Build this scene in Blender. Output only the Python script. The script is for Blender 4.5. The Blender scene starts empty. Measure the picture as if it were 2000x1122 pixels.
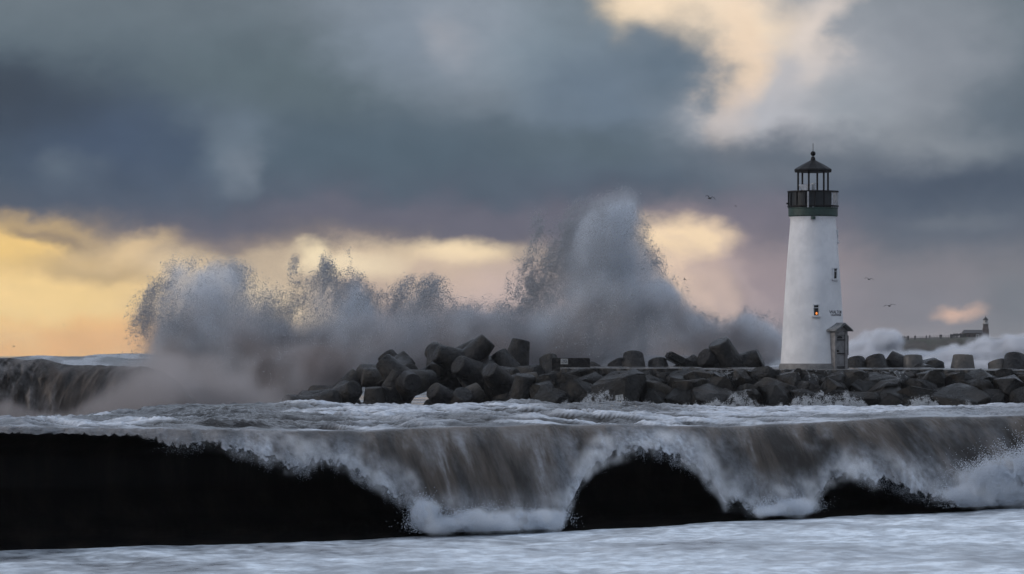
import bpy, bmesh, math, random
import numpy as np
from mathutils import Vector, Matrix, Euler

random.seed(7)
RNG = np.random.default_rng(11)
R = math.radians

# ------------------------------------------------------------------ camera
FPX = 8389.0          # focal length in units of the photograph's pixels (2000 wide)
HY = 689.0            # row of the true horizon
CZ = 4.3              # camera height above the low water
scene = bpy.context.scene
cam_data = bpy.data.cameras.new("camera")
cam = bpy.data.objects.new("camera", cam_data)
scene.collection.objects.link(cam)
cam.location = (0, 0, CZ)
cam.rotation_euler = (R(90), 0, 0)
cam_data.sensor_width = 36
cam_data.lens = 36 * FPX / 2000
cam_data.shift_y = (HY - 561) / 2000
cam_data.clip_start = 1.0
cam_data.clip_end = 40000
scene.camera = cam
scene.render.resolution_x, scene.render.resolution_y = 1024, 574

vs = scene.view_settings
vs.view_transform = 'Standard'
vs.look = 'None'
vs.gamma = 1
vs.use_curve_mapping = False
vs.exposure = 0.0

cy = scene.cycles
cy.use_denoising = True
cy.max_bounces = 6
cy.diffuse_bounces = 2
cy.glossy_bounces = 3
cy.transmission_bounces = 2
cy.volume_bounces = 3
cy.transparent_max_bounces = 16
cy.use_adaptive_sampling = True
cy.adaptive_threshold = 0.02
cy.volume_step_rate = 2.0
cy.volume_max_steps = 512
cy.caustics_reflective = False
cy.caustics_refractive = False

SUN_AZ, SUN_EL = R(-100), R(20)      # azimuth from the view axis (+Y) towards +X

def lin(r, g, b, a=1.0):
    f = lambda c: (c / 12.92 if c <= 0.04045 else ((c + 0.055) / 1.055) ** 2.4)
    return (f(r / 255), f(g / 255), f(b / 255), a)

# ------------------------------------------------------------------ node helpers
class NT:
    def __init__(self, tree):
        self.t = tree
    def node(self, kind, **kw):
        n = self.t.nodes.new(kind)
        for k, v in kw.items():
            setattr(n, k, v)
        return n
    def put(self, sock, v):
        if hasattr(v, 'is_output') or isinstance(v, bpy.types.NodeSocket):
            self.t.links.new(v, sock)
        else:
            sock.default_value = v
    def m(self, op, a, b=None, c=None, clamp=False):
        n = self.node('ShaderNodeMath', operation=op, use_clamp=clamp)
        self.put(n.inputs[0], a)
        if b is not None: self.put(n.inputs[1], b)
        if c is not None: self.put(n.inputs[2], c)
        return n.outputs[0]
    def v(self, op, a, b=None, scale=None):
        n = self.node('ShaderNodeVectorMath', operation=op)
        self.put(n.inputs[0], a)
        if b is not None: self.put(n.inputs[1], b)
        if scale is not None: self.put(n.inputs['Scale'], scale)
        return n.outputs['Value'] if op in ('LENGTH', 'DOT_PRODUCT', 'DISTANCE') else n.outputs[0]
    def xyz(self, x, y, z):
        n = self.node('ShaderNodeCombineXYZ')
        self.put(n.inputs[0], x); self.put(n.inputs[1], y); self.put(n.inputs[2], z)
        return n.outputs[0]
    def sep(self, v):
        n = self.node('ShaderNodeSeparateXYZ'); self.put(n.inputs[0], v)
        return n.outputs
    def noise(self, vec, scale, detail=4, rough=0.5, dist=0.0, color=False, kind='FBM'):
        n = self.node('ShaderNodeTexNoise')
        n.noise_dimensions = '3D'
        try: n.noise_type = kind
        except Exception: pass
        if vec is not None: self.put(n.inputs['Vector'], vec)
        n.inputs['Scale'].default_value = scale
        n.inputs['Detail'].default_value = detail
        n.inputs['Roughness'].default_value = rough
        n.inputs['Distortion'].default_value = dist
        return n.outputs['Color'] if color else n.outputs['Fac']
    def rng(self, v, a, b, c=0.0, d=1.0, smooth=True):
        n = self.node('ShaderNodeMapRange')
        n.interpolation_type = 'SMOOTHSTEP' if smooth else 'LINEAR'
        self.put(n.inputs[0], v)
        for i, x in zip((1, 2, 3, 4), (a, b, c, d)): self.put(n.inputs[i], x)
        return n.outputs[0]
    def mix(self, f, a, b, mode='MIX'):
        n = self.node('ShaderNodeMix', data_type='RGBA', blend_type=mode)
        self.put(n.inputs[0], f); self.put(n.inputs[6], a); self.put(n.inputs[7], b)
        return n.outputs[2]
    def ramp(self, f, stops, interp='LINEAR'):
        n = self.node('ShaderNodeValToRGB')
        n.color_ramp.interpolation = interp
        el = n.color_ramp.elements
        while len(el) < len(stops): el.new(0.5)
        for e, (p, c) in zip(el, stops):
            e.position = p; e.color = c
        self.put(n.inputs[0], f)
        return n.outputs[0]

# ------------------------------------------------------------------ sky: broken storm cloud over a clear western horizon
world = bpy.data.worlds.new("World")
scene.world = world
world.use_nodes = True
world.cycles.sampling_method = 'MANUAL'
world.cycles.sample_map_resolution = 512
wt = world.node_tree
wt.nodes.clear()
W = NT(wt)
tc = W.node('ShaderNodeTexCoord')
dirv = W.v('NORMALIZE', tc.outputs['Generated'])
dx, dy, dz = W.sep(dirv)
az = W.m('ARCTAN2', dx, dy)
el_ = W.m('ARCSINE', dz)
K = FPX / 100.0
sx = W.m('ADD', W.m('MULTIPLY', az, K), 10.0)                 # hundreds of picture pixels, as sky angles
sy = W.m('SUBTRACT', HY / 100, W.m('MULTIPLY', el_, K))
d3 = W.v('MULTIPLY', dirv, (K, K, K * 1.5))
w1 = W.v('SUBTRACT', W.noise(d3, 0.55, 2.5, 0.5, color=True), (0.5, 0.5, 0.5))
w2 = W.v('SUBTRACT', W.noise(d3, 1.7, 4, 0.6, color=True), (0.5, 0.5, 0.5))
warp = W.v('ADD', W.v('MULTIPLY', w1, (1.9, 0.95, 0)), W.v('MULTIPLY', w2, (0.62, 0.40, 0)))
q = W.v('ADD', W.xyz(sx, sy, 0.0), warp)
qs = W.sep(q)
# deck brightness by height (lighter towards the zenith, as under any overcast)
t = W.m('DIVIDE', W.m('ADD', qs[1], 30.0), 37.0, clamp=True)
def pos(y): return (y / 100 + 30) / 37
col = W.ramp(t, [(0.0, lin(196, 208, 228)), (pos(-900), lin(166, 177, 196)), (pos(0), lin(106, 119, 130)),
                 (pos(150), lin(95, 111, 123)), (pos(300), lin(84, 100, 116)), (pos(400), lin(86, 96, 113)),
                 (pos(452), lin(103, 103, 117)), (pos(500), lin(146, 136, 138)), (pos(600), lin(166, 152, 152)),
                 (pos(700), lin(160, 146, 144))])
BLOBS = [  # centre x, y, radius x, y, turn, colour, strength, inner radius
    (60, 235, 420, 150, 0, (66, 80, 98), .95, .15),
    (20, 205, 200, 95, 0, (58, 70, 86), .9, .2),
    (260, 290, 330, 120, 0, (70, 87, 112), .8, .1),
    (560, 160, 260, 120, 0, (92, 108, 118), .7, .1),
    (700, 300, 380, 90, 0, (82, 100, 115), .8, .1),
    (448, 285, 100, 100, -18, (116, 131, 146), .6, .0),
    (475, 335, 55, 55, -10, (130, 140, 153), .45, .0),
    (145, 335, 80, 45, 0, (96, 110, 126), .8, .0),
    (900, 60, 330, 170, 15, (148, 158, 172), .9, .1),
    (760, 90, 150, 110, 30, (128, 142, 158), .7, .0),
    (880, 80, 60, 60, 0, (160, 164, 174), .7, .0),
    (1080, 110, 170, 140, 0, (130, 146, 160), .8, .1),
    (1220, 190, 230, 150, 0, (106, 123, 141), .95, .3),
    (1150, 285, 280, 55, 0, (88, 104, 117), .8, .1),
    (1620, 150, 360, 240, 0, (160, 165, 174), .95, .3),
    (1520, 150, 180, 190, 0, (192, 190, 194), .9, .2),
    (1290, 15, 130, 85, 8, (252, 228, 196), .98, .35),
    (1420, 30, 200, 75, 20, (250, 228, 202), .95, .3),
    (1430, 120, 65, 170, -4, (243, 218, 192), .9, .15),
    (1425, 215, 55, 75, 10, (232, 210, 194), .75, .0),
    (1600, 60, 60, 120, 8, (236, 222, 212), .85, .0),
    (1490, 235, 170, 70, 0, (186, 188, 196), .8, .1),
    (1305, 125, 112, 112, 0, (102, 119, 136), .98, .45),
    (1250, 75, 60, 50, 0, (108, 124, 140), .9, .2),
    (1660, 215, 120, 75, 0, (156, 164, 174), .8, .1),
    (1820, 90, 220, 170, 0, (140, 147, 158), .8, .1),
    (1990, 250, 140, 220, 0, (98, 111, 125), .85, .1),
    (1800, 290, 210, 70, 0, (140, 147, 156), .75, .0),
    (1520, 305, 290, 55, 0, (88, 101, 117), .85, .1),
    (1850, 375, 420, 75, 0, (74, 87, 106), .9, .25),
    (1850, 470, 420, 95, 0, (96, 107, 122), .85, .3),
    (1880, 440, 120, 25, 0, (112, 120, 132), .6, .0),
    (1750, 600, 380, 110, 0, (126, 128, 138), .9, .35),
    (1980, 600, 120, 110, 0, (114, 122, 132), .8, .1),
    (1440, 560, 260, 170, 0, (160, 146, 152), .85, .2),
    (1000, 425, 700, 45, 0, (106, 106, 121), .8, .2),
    (1400, 410, 260, 55, 0, (122, 118, 132), .7, .1),
    (1360, 560, 120, 170, -28, (204, 182, 172), .85, .1),
    (1285, 530, 95, 120, -10, (240, 212, 188), .9, .1),
    (1390, 540, 60, 130, -15, (198, 176, 168), .6, .0),
    (1325, 460, 120, 52, 0, (254, 226, 190), 1.0, .45),
    (1420, 590, 190, 24, 52, (206, 184, 174), .6, .0),
    (1375, 600, 170, 16, 52, (214, 190, 176), .5, .0),
    (1470, 560, 170, 20, 52, (178, 162, 164), .5, .0),
    (520, 520, 620, 75, 0, (158, 143, 130), .85, .35),
    (60, 610, 420, 170, 0, (252, 217, 154), .97, .45),
    (10, 490, 150, 70, 0, (247, 208, 136), .95, .3),
    (200, 530, 220, 32, -4, (186, 162, 128), .75, .1),
    (90, 470, 120, 25, 20, (120, 112, 112), .7, .1),
    (255, 487, 130, 38, -14, (226, 198, 156), .8, .1),
    (150, 680, 420, 60, 0, (242, 184, 122), .85, .1),
    (510, 580, 240, 75, 8, (244, 220, 184), .9, .25),
    (760, 512, 330, 46, 0, (222, 200, 172), .85, .3),
    (605, 500, 52, 34, 0, (254, 234, 196), .9, .1),
    (690, 520, 110, 28, 0, (254, 234, 198), .95, .2),
    (895, 492, 150, 36, 0, (250, 226, 188), .95, .3),
    (480, 500, 110, 24, 0, (206, 186, 160), .6, .1),
    (850, 560, 260, 70, 0, (214, 190, 172), .8, .2),
    (1010, 590, 150, 75, 0, (210, 188, 182), .8, .2),
    (1845, 603, 62, 19, 0, (210, 178, 162), .95, .2),
]
turned = {0: q}
def turned_q(rot):
    if rot not in turned:
        cr, sr = math.cos(R(rot)), math.sin(R(rot))
        turned[rot] = W.xyz(W.v('DOT_PRODUCT', q, (cr, sr, 0)), W.v('DOT_PRODUCT', q, (-sr, cr, 0)), 0.0)
    return turned[rot]
for bx, by, rx, ry, rot, c, s, inner in BLOBS:
    rot = 0 if abs(rot) < 7 else (52 if rot > 45 else (15 if rot > 0 else -15))
    cr, sr = math.cos(R(rot)), math.sin(R(rot))
    ux, uy = (cr * bx + sr * by), (-sr * bx + cr * by)
    vm = W.node('ShaderNodeVectorMath', operation='MULTIPLY_ADD')
    W.put(vm.inputs[0], turned_q(rot))
    vm.inputs[1].default_value = (100 / rx, 100 / ry, 0)
    vm.inputs[2].default_value = (-ux / rx, -uy / ry, 0)
    r = W.v('LENGTH', vm.outputs[0])
    soft = 0.5 if inner < 0.5 else 1.0
    col = W.mix(W.rng(r, inner * soft, 1.28 if inner < 0.5 else 1.15, s, 0.0), col, lin(*c))
# fine tufting of the cloud
tuft = W.noise(d3, 0.9, 3, 0.5, 0.3)
col = W.mix(1.0, col, W.ramp(tuft, [(0.25, (0.93, 0.935, 0.94, 1)), (0.75, (1.07, 1.065, 1.06, 1))]), 'MULTIPLY')
bg_cloud = W.node('ShaderNodeBackground'); W.put(bg_cloud.inputs[0], col); bg_cloud.inputs[1].default_value = 1.0
sky = W.node('ShaderNodeTexSky', sky_type='NISHITA', sun_disc=False)
sky.sun_elevation = SUN_EL
sky.sun_rotation = SUN_AZ
sky.air_density = 1.6; sky.dust_density = 3.0; sky.ozone_density = 1.0
bg_sky = W.node('ShaderNodeBackground'); W.put(bg_sky.inputs[0], sky.outputs[0]); bg_sky.inputs[1].default_value = 0.06
mixw = W.node('ShaderNodeMixShader'); mixw.inputs[0].default_value = 0.93
wt.links.new(bg_sky.outputs[0], mixw.inputs[1]); wt.links.new(bg_cloud.outputs[0], mixw.inputs[2])
wo = W.node('ShaderNodeOutputWorld'); wt.links.new(mixw.outputs[0], wo.inputs[0])

# ------------------------------------------------------------------ sun, veiled by cloud
sun_data = bpy.data.lights.new("sun", 'SUN')
sun_data.energy = 1.1
sun_data.angle = R(18)
sun_data.color = (1.0, 0.90, 0.82)
sun = bpy.data.objects.new("sun", sun_data)
scene.collection.objects.link(sun)
sdir = Vector((math.sin(SUN_AZ) * math.cos(SUN_EL), math.cos(SUN_AZ) * math.cos(SUN_EL), math.sin(SUN_EL)))
sun.rotation_euler = sdir.to_track_quat('Z', 'Y').to_euler()
sun.location = (-60, 0, 60)

# ------------------------------------------------------------------ helpers
C = scene.collection
def PX(x, d): return (x - 1000.0) / FPX * d
def PZ(y, d): return CZ + (HY - y) / FPX * d
def P(x, y, d): return Vector((PX(x, d), d, PZ(y, d)))

_TAB = np.random.default_rng(99).random(64 ** 3, dtype=np.float32)
def vnoise(x, y, z=0.0, seed=0):
    """smooth value noise on a 64-cell random lattice"""
    x, y, z = np.broadcast_arrays(np.asarray(x, np.float32), np.asarray(y, np.float32), np.asarray(z, np.float32))
    x = x + np.float32((seed * 7.31) % 61); y = y + np.float32((seed * 13.7) % 59); z = z + np.float32((seed * 3.93) % 53)
    fx, fy, fz = np.floor(x), np.floor(y), np.floor(z)
    u, v, w = x - fx, y - fy, z - fz
    ix, iy, iz = fx.astype(np.int32), fy.astype(np.int32), fz.astype(np.int32)
    u, v, w = (a * a * (3 - 2 * a) for a in (u, v, w))
    X0, X1 = (ix & 63) << 12, ((ix + 1) & 63) << 12
    Y0, Y1 = (iy & 63) << 6, ((iy + 1) & 63) << 6
    Z0, Z1 = iz & 63, (iz + 1) & 63
    def edge(yz):
        a = _TAB[X0 + yz]
        return a + (_TAB[X1 + yz] - a) * u
    c00, c10, c01, c11 = edge(Y0 + Z0), edge(Y1 + Z0), edge(Y0 + Z1), edge(Y1 + Z1)
    a = c00 + (c10 - c00) * v
    b = c01 + (c11 - c01) * v
    return a + (b - a) * w
def fbm(x, y, z=0.0, octaves=4, seed=0, gain=0.5):
    s, a, f, t = 0.0, 1.0, 1.0, 0.0
    for o in range(octaves):
        s = s + a * vnoise(np.asarray(x) * f + 17.3 * o, np.asarray(y) * f - 9.1 * o, np.asarray(z) * f + 5.7 * o, seed + o)
        t += a; a *= gain; f *= 2.03
    return s / t
def sstep(x, a, b):
    t = np.clip((x - a) / (b - a), 0, 1)
    return t * t * (3 - 2 * t)

def link(o, parent=None):
    C.objects.link(o)
    if parent is not None:
        o.parent = parent
    return o
def tag(o, label=None, cat=None, group=None, kind=None):
    if label: o['label'] = label
    if cat: o['category'] = cat
    if group: o['group'] = group
    if kind: o['kind'] = kind
    return o
def empty(name, loc=(0, 0, 0), rz=0.0):
    o = bpy.data.objects.new(name, None)
    o.location = loc; o.rotation_euler = (0, 0, rz); o.empty_display_size = 0.3
    return link(o)
def mesh_obj(name, me, material, parent=None, smooth=None):
    o = bpy.data.objects.new(name, me)
    if material is not None and not me.materials:
        me.materials.append(material)
    if smooth is not None:
        me.polygons.foreach_set('use_smooth', [smooth] * len(me.polygons))
    return link(o, parent)
def bm_obj(name, bm, material, parent=None, smooth=False):
    bmesh.ops.recalc_face_normals(bm, faces=bm.faces[:])
    me = bpy.data.meshes.new(name)
    bm.to_mesh(me); bm.free()
    return mesh_obj(name, me, material, parent, smooth)
def auto_smooth(o, deg=35):
    me = o.data
    me.polygons.foreach_set('use_smooth', [True] * len(me.polygons))
    bm = bmesh.new(); bm.from_mesh(me)
    for e in bm.edges:
        if len(e.link_faces) == 2 and e.calc_face_angle(0) > R(deg): e.smooth = False
    bm.to_mesh(me); bm.free()
    return o
def grid_mesh(name, pos, attrs=None, wrap=False):
    """pos: (rows, cols, 3) array -> quad grid mesh with float point attributes"""
    nr, nc = pos.shape[:2]
    me = bpy.data.meshes.new(name)
    idx = np.arange(nr * nc).reshape(nr, nc)
    a, b, c, d = idx[:-1, :-1], idx[:-1, 1:], idx[1:, 1:], idx[1:, :-1]
    f = np.stack([a, b, c, d], -1).reshape(-1, 4)
    me.vertices.add(nr * nc); me.vertices.foreach_set('co', pos.astype(np.float32).ravel())
    me.loops.add(f.size); me.loops.foreach_set('vertex_index', f.ravel().astype(np.int32))
    me.polygons.add(len(f)); me.polygons.foreach_set('loop_start', np.arange(0, f.size, 4, dtype=np.int32))
    me.polygons.foreach_set('use_smooth', np.ones(len(f), bool))
    me.update(calc_edges=True)
    for k, v in (attrs or {}).items():
        at = me.attributes.new(k, 'FLOAT', 'POINT'); at.data.foreach_set('value', v.astype(np.float32).ravel())
    return me

def box(bm, x0, x1, y0, y1, z0, z1, M=None):
    vs_ = [bm.verts.new((x, y, z)) for z in (z0, z1) for y in (y0, y1) for x in (x0, x1)]
    for f in ((0, 1, 3, 2), (4, 6, 7, 5), (0, 4, 5, 1), (2, 3, 7, 6), (0, 2, 6, 4), (1, 5, 7, 3)):
        bm.faces.new([vs_[i] for i in f])
    if M is not None:
        for v in vs_: v.co = M @ v.co
    return vs_
def lathe(bm, prof, n=48, cap0=True, cap1=True, phase=0.0, centre=(0, 0, 0)):
    rings = []
    for r, z in prof:
        rings.append([bm.verts.new((centre[0] + r * math.cos(phase + 2 * math.pi * i / n), centre[1] + r * math.sin(phase + 2 * math.pi * i / n), centre[2] + z)) for i in range(n)])
    for a, b in zip(rings, rings[1:]):
        for i in range(n):
            bm.faces.new((a[i], a[(i + 1) % n], b[(i + 1) % n], b[i]))
    if cap0: bm.faces.new(rings[0][::-1])
    if cap1: bm.faces.new(rings[-1])
def tube(bm, a, b, r, n=8):
    a, b = Vector(a), Vector(b)
    q_ = (b - a).to_track_quat('Z', 'Y')
    ra = [bm.verts.new(a + q_ @ Vector((r * math.cos(2 * math.pi * i / n), r * math.sin(2 * math.pi * i / n), 0))) for i in range(n)]
    rb = [bm.verts.new(b + q_ @ Vector((r * math.cos(2 * math.pi * i / n), r * math.sin(2 * math.pi * i / n), 0))) for i in range(n)]
    for i in range(n):
        bm.faces.new((ra[i], ra[(i + 1) % n], rb[(i + 1) % n], rb[i]))
    bm.faces.new(ra[::-1]); bm.faces.new(rb)

# ------------------------------------------------------------------ materials
def material(name, build):
    m = bpy.data.materials.new(name); m.use_nodes = True
    m.node_tree.nodes.clear()
    n = NT(m.node_tree)
    out = n.node('ShaderNodeOutputMaterial')
    build(n, out)
    return m
def principled(n, out, color, rough=0.6, spec=0.5, bump=None, bump_d=0.02, alpha=None, metallic=0.0, ior=1.45):
    p = n.node('ShaderNodeBsdfPrincipled')
    n.put(p.inputs['Base Color'], color)
    n.put(p.inputs['Roughness'], rough)
    n.put(p.inputs['Specular IOR Level'], spec)
    n.put(p.inputs['Metallic'], metallic)
    n.put(p.inputs['IOR'], ior)
    if alpha is not None: n.put(p.inputs['Alpha'], alpha)
    if bump is not None:
        b = n.node('ShaderNodeBump'); b.inputs['Strength'].default_value = 1.0
        b.inputs['Distance'].default_value = bump_d
        n.put(b.inputs['Height'], bump)
        n.t.links.new(b.outputs[0], p.inputs['Normal'])
    n.t.links.new(p.outputs[0], out.inputs[0])
    return p
def obj_co(n): return n.node('ShaderNodeTexCoord').outputs['Object']
def geo_co(n): return n.node('ShaderNodeNewGeometry').outputs['Position']
def attr(n, name):
    a = n.node('ShaderNodeAttribute'); a.attribute_name = name
    return a.outputs['Fac']
def island_random(n): return n.node('ShaderNodeObjectInfo').outputs['Random']

def stone_like(c0, c1, c2, scale, rough0, rough1, bump_d, wet=0.0):
    def f(n, out):
        co = n.v('ADD', geo_co(n), n.v('SCALE', (3.1, 5.3, 7.7), None, island_random(n)))
        a = n.noise(co, scale, 6, 0.65, .4)
        b = n.noise(co, scale * 0.42, 4, 0.6)
        k = n.noise(co, scale * 3.5, 5, 0.7)
        c = n.mix(n.rng(a, 0.36, 0.64), c0, c1)
        c = n.mix(n.rng(b, 0.50, 0.64), c, c2)
        c = n.mix(n.rng(k, 0.56, 0.72, 0, .75), c, tuple(x * .35 for x in c0[:3]) + (1,))
        c = n.mix(n.rng(island_random(n), 0, 1, 0.0, 0.6), c, c0)
        rg = n.rng(b, 0.38, 0.62, rough0, rough1)
        h = n.m('ADD', n.m('MULTIPLY', a, 1.0), n.m('MULTIPLY', k, 0.45))
        principled(n, out, c, rg, 0.22, h, bump_d)
    return f
M_CONC = material('wet_concrete', stone_like((.007, .007, .008, 1), (.024, .023, .022, 1), (.055, .048, .040, 1), 1.5, .10, .45, .18))
M_CONC2 = material('pale_concrete', stone_like((.060, .059, .058, 1), (.13, .12, .11, 1), (.17, .15, .13, 1), 1.6, .35, .7, .04))
M_ROCK = material('wet_rock', stone_like((.006, .006, .006, 1), (.018, .017, .016, 1), (.042, .034, .026, 1), 1.3, .10, .5, .22))
def deck_mat(n, out):
    co = geo_co(n)
    a = n.noise(co, 0.8, 5, 0.6)
    c = n.mix(n.rng(a, .35, .65), (.05, .048, .046, 1), (.11, .105, .10, 1))
    principled(n, out, c, n.rng(a, .4, .6, .06, .3), .6, n.noise(co, 6, 4), .01)
M_DECK = material('wet_deck_concrete', deck_mat)
def white_paint(n, out):
    co = geo_co(n)
    a = n.noise(co, 0.9, 5, 0.6)
    k = n.noise(co, 14, 5, 0.7)
    streak = n.noise(n.v('MULTIPLY', co, (3.0, 3.0, 0.22)), 1.6, 5, 0.6)
    c = n.mix(n.rng(a, .3, .7), (.60, .60, .61, 1), (.73, .725, .73, 1))
    c = n.mix(n.rng(streak, .58, .78, 0, .38), c, (.55, .50, .46, 1))
    c = n.mix(n.rng(k, .66, .74, 0, .5), c, (.5, .46, .42, 1))
    principled(n, out, c, .75, .3, n.m('ADD', n.noise(co, 5, 6, .65), n.m('MULTIPLY', k, .4)), .02)
M_WHITE = material('white_stucco', white_paint)
def flat(c, rough=.6, spec=.4, var=.25, scale=4.0):
    def f(n, out):
        co = geo_co(n)
        a = n.noise(co, scale, 4, .6)
        d = tuple(x * (1 - var) for x in c[:3]) + (1,)
        e = tuple(min(1, x * (1 + var)) for x in c[:3]) + (1,)
        principled(n, out, n.mix(n.rng(a, .3, .7), d, e), rough, spec, n.noise(co, scale * 4, 3), .004)
    return f
M_BAND = material('grey_base_paint', flat((.16, .155, .15, 1)))
M_GREEN = material('green_gallery_paint', flat((.022, .045, .038, 1), .5))
M_BLACK = material('black_iron', flat((.005, .005, .006, 1), .55, .2))
M_PANEL = material('dark_gallery_panel', flat((.016, .019, .022, 1), .4, .3))
M_STEEL = material('galvanised_steel', flat((.30, .31, .33, 1), .4))
M_LAMPW = material('white_housing', flat((.55, .56, .58, 1), .45))
M_PORCH = material('porch_grey_render', flat((.20, .19, .185, 1), .7))
M_PROOF = material('porch_roof', flat((.15, .155, .16, 1), .6))
M_DOOR = material('door_paint', flat((.17, .165, .165, 1), .5))
M_LETTER = material('dark_letters', flat((.06, .06, .07, 1), .6))
M_PLATE = material('weathered_white_plate', flat((.35, .35, .34, 1), .6, var=.4, scale=12))
M_BRICK = material('far_brick', flat((.075, .055, .05, 1), .85))
M_SLATE = material('far_roof', flat((.045, .043, .045, 1), .8))
M_FARWHITE = material('far_white', flat((.35, .34, .33, 1), .7))
M_CLIFF = material('cliff', stone_like((.05, .045, .04, 1), (.09, .08, .07, 1), (.06, .065, .05, 1), .25, .8, .95, .4))
M_CLOTH = material('dark_clothes', flat((.03, .03, .035, 1), .9))
M_LEAF = material('far_foliage', flat((.03, .035, .025, 1), .9))
M_GULL = material('gull_feathers', flat((.05, .05, .055, 1), .8))
def pane(n, out):
    principled(n, out, (.012, .012, .014, 1), .08, .6)
M_PANE = material('window_glass', pane)
def glow(n, out):
    e = n.node('ShaderNodeEmission'); e.inputs[0].default_value = (1, .30, .07, 1); e.inputs[1].default_value = 1.2
    n.t.links.new(e.outputs[0], out.inputs[0])
M_GLOW = material('lamp_bulb', glow)

FOAM = (.62, .66, .72, 1)
def water_mat(deep, sandy, rough, bump_scale, bump_d, stretch=(1, 1, 1), white=FOAM):
    def f(n, out):
        co = n.v('MULTIPLY', geo_co(n), stretch)
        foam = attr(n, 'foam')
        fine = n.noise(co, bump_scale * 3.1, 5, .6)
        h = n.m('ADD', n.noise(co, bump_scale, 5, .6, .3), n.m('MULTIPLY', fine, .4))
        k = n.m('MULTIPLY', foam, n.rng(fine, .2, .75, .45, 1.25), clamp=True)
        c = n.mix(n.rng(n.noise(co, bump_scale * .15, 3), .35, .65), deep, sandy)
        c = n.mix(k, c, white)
        rg = n.m('ADD', n.m('MULTIPLY', k, .6), rough, clamp=True)
        principled(n, out, c, rg, .5, h, bump_d, ior=1.33)
    return f
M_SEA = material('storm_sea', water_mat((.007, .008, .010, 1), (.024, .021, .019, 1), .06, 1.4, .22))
M_WASH = material('foam_wash_water', water_mat((.07, .08, .095, 1), (.17, .175, .19, 1), .18, .9, .10, (1.0, .5, 1), (.78, .86, .93, 1)))
def face_mat(n, out):
    co = geo_co(n)
    st = n.noise(n.v('MULTIPLY', co, (1.6, .6, .35)), 1.1, 5, .6)
    principled(n, out, n.mix(n.rng(st, .4, .72), (.0025, .0024, .0026, 1), (.013, .0105, .009, 1)), .45, .10, n.noise(n.v('MULTIPLY', co, (1, 1, .3)), 1.5, 4), .03, ior=1.33)
M_FACE = material('dark_wave_face', face_mat)
def lip_mat(n, out):
    foam = attr(n, 'foam'); alpha = attr(n, 'cover'); streak = attr(n, 'streak')
    co = geo_co(n)
    fine = n.noise(n.v('MULTIPLY', co, (1, 1, .55)), 9, 5, .65)
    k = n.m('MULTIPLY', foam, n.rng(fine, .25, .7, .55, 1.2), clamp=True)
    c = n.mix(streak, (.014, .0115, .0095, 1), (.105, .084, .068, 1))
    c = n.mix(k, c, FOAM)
    h = n.m('ADD', n.m('MULTIPLY', streak, .6), n.m('MULTIPLY', fine, n.m('ADD', .12, n.m('MULTIPLY', foam, .8))))
    principled(n, out, c, n.m('ADD', .38, n.m('MULTIPLY', k, .5), clamp=True), .35, h, .12, alpha, ior=1.33)
M_LIP = material('falling_lip_water', lip_mat)
def dark_lip_mat(n, out):  # darker, browner copy of the lip water for the far wave
    lip_mat(n, out)
    for nd in n.t.nodes:
        if nd.type == 'BSDF_PRINCIPLED':
            c = nd.inputs['Base Color'].links[0].from_socket
            n.put(nd.inputs['Base Color'], n.mix(1.0, c, (.50, .44, .39, 1), 'MULTIPLY'))
M_DARKLIP = material('darker_lip_water', dark_lip_mat)
def drop_mat(c):
    def f(n, out):
        principled(n, out, c, .8, .3)
    return f
M_DROP = material('spray_drops', drop_mat((.36, .38, .41, 1)))
M_SPLASH = material('splash_drops', drop_mat((.45, .47, .49, 1)))
M_FOAMDROP = material('foam_drops', drop_mat((.62, .67, .74, 1)))
def sand(n, out):
    principled(n, out, n.mix(n.rng(n.noise(geo_co(n), .6, 5), .3, .7), (.09, .075, .06, 1), (.16, .14, .11, 1)), .6, .4, n.noise(geo_co(n), 8, 4), .02)
M_SAND = material('wet_sand', sand)
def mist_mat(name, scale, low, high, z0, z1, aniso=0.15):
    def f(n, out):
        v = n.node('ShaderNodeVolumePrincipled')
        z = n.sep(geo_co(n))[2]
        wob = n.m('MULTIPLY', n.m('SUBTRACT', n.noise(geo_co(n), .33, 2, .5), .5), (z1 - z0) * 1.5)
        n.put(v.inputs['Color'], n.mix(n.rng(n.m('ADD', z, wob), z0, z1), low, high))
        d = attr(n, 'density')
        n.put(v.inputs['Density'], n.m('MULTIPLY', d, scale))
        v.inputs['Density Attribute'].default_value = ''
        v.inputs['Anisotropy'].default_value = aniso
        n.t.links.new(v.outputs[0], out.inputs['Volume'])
    return material(name, f)

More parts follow.
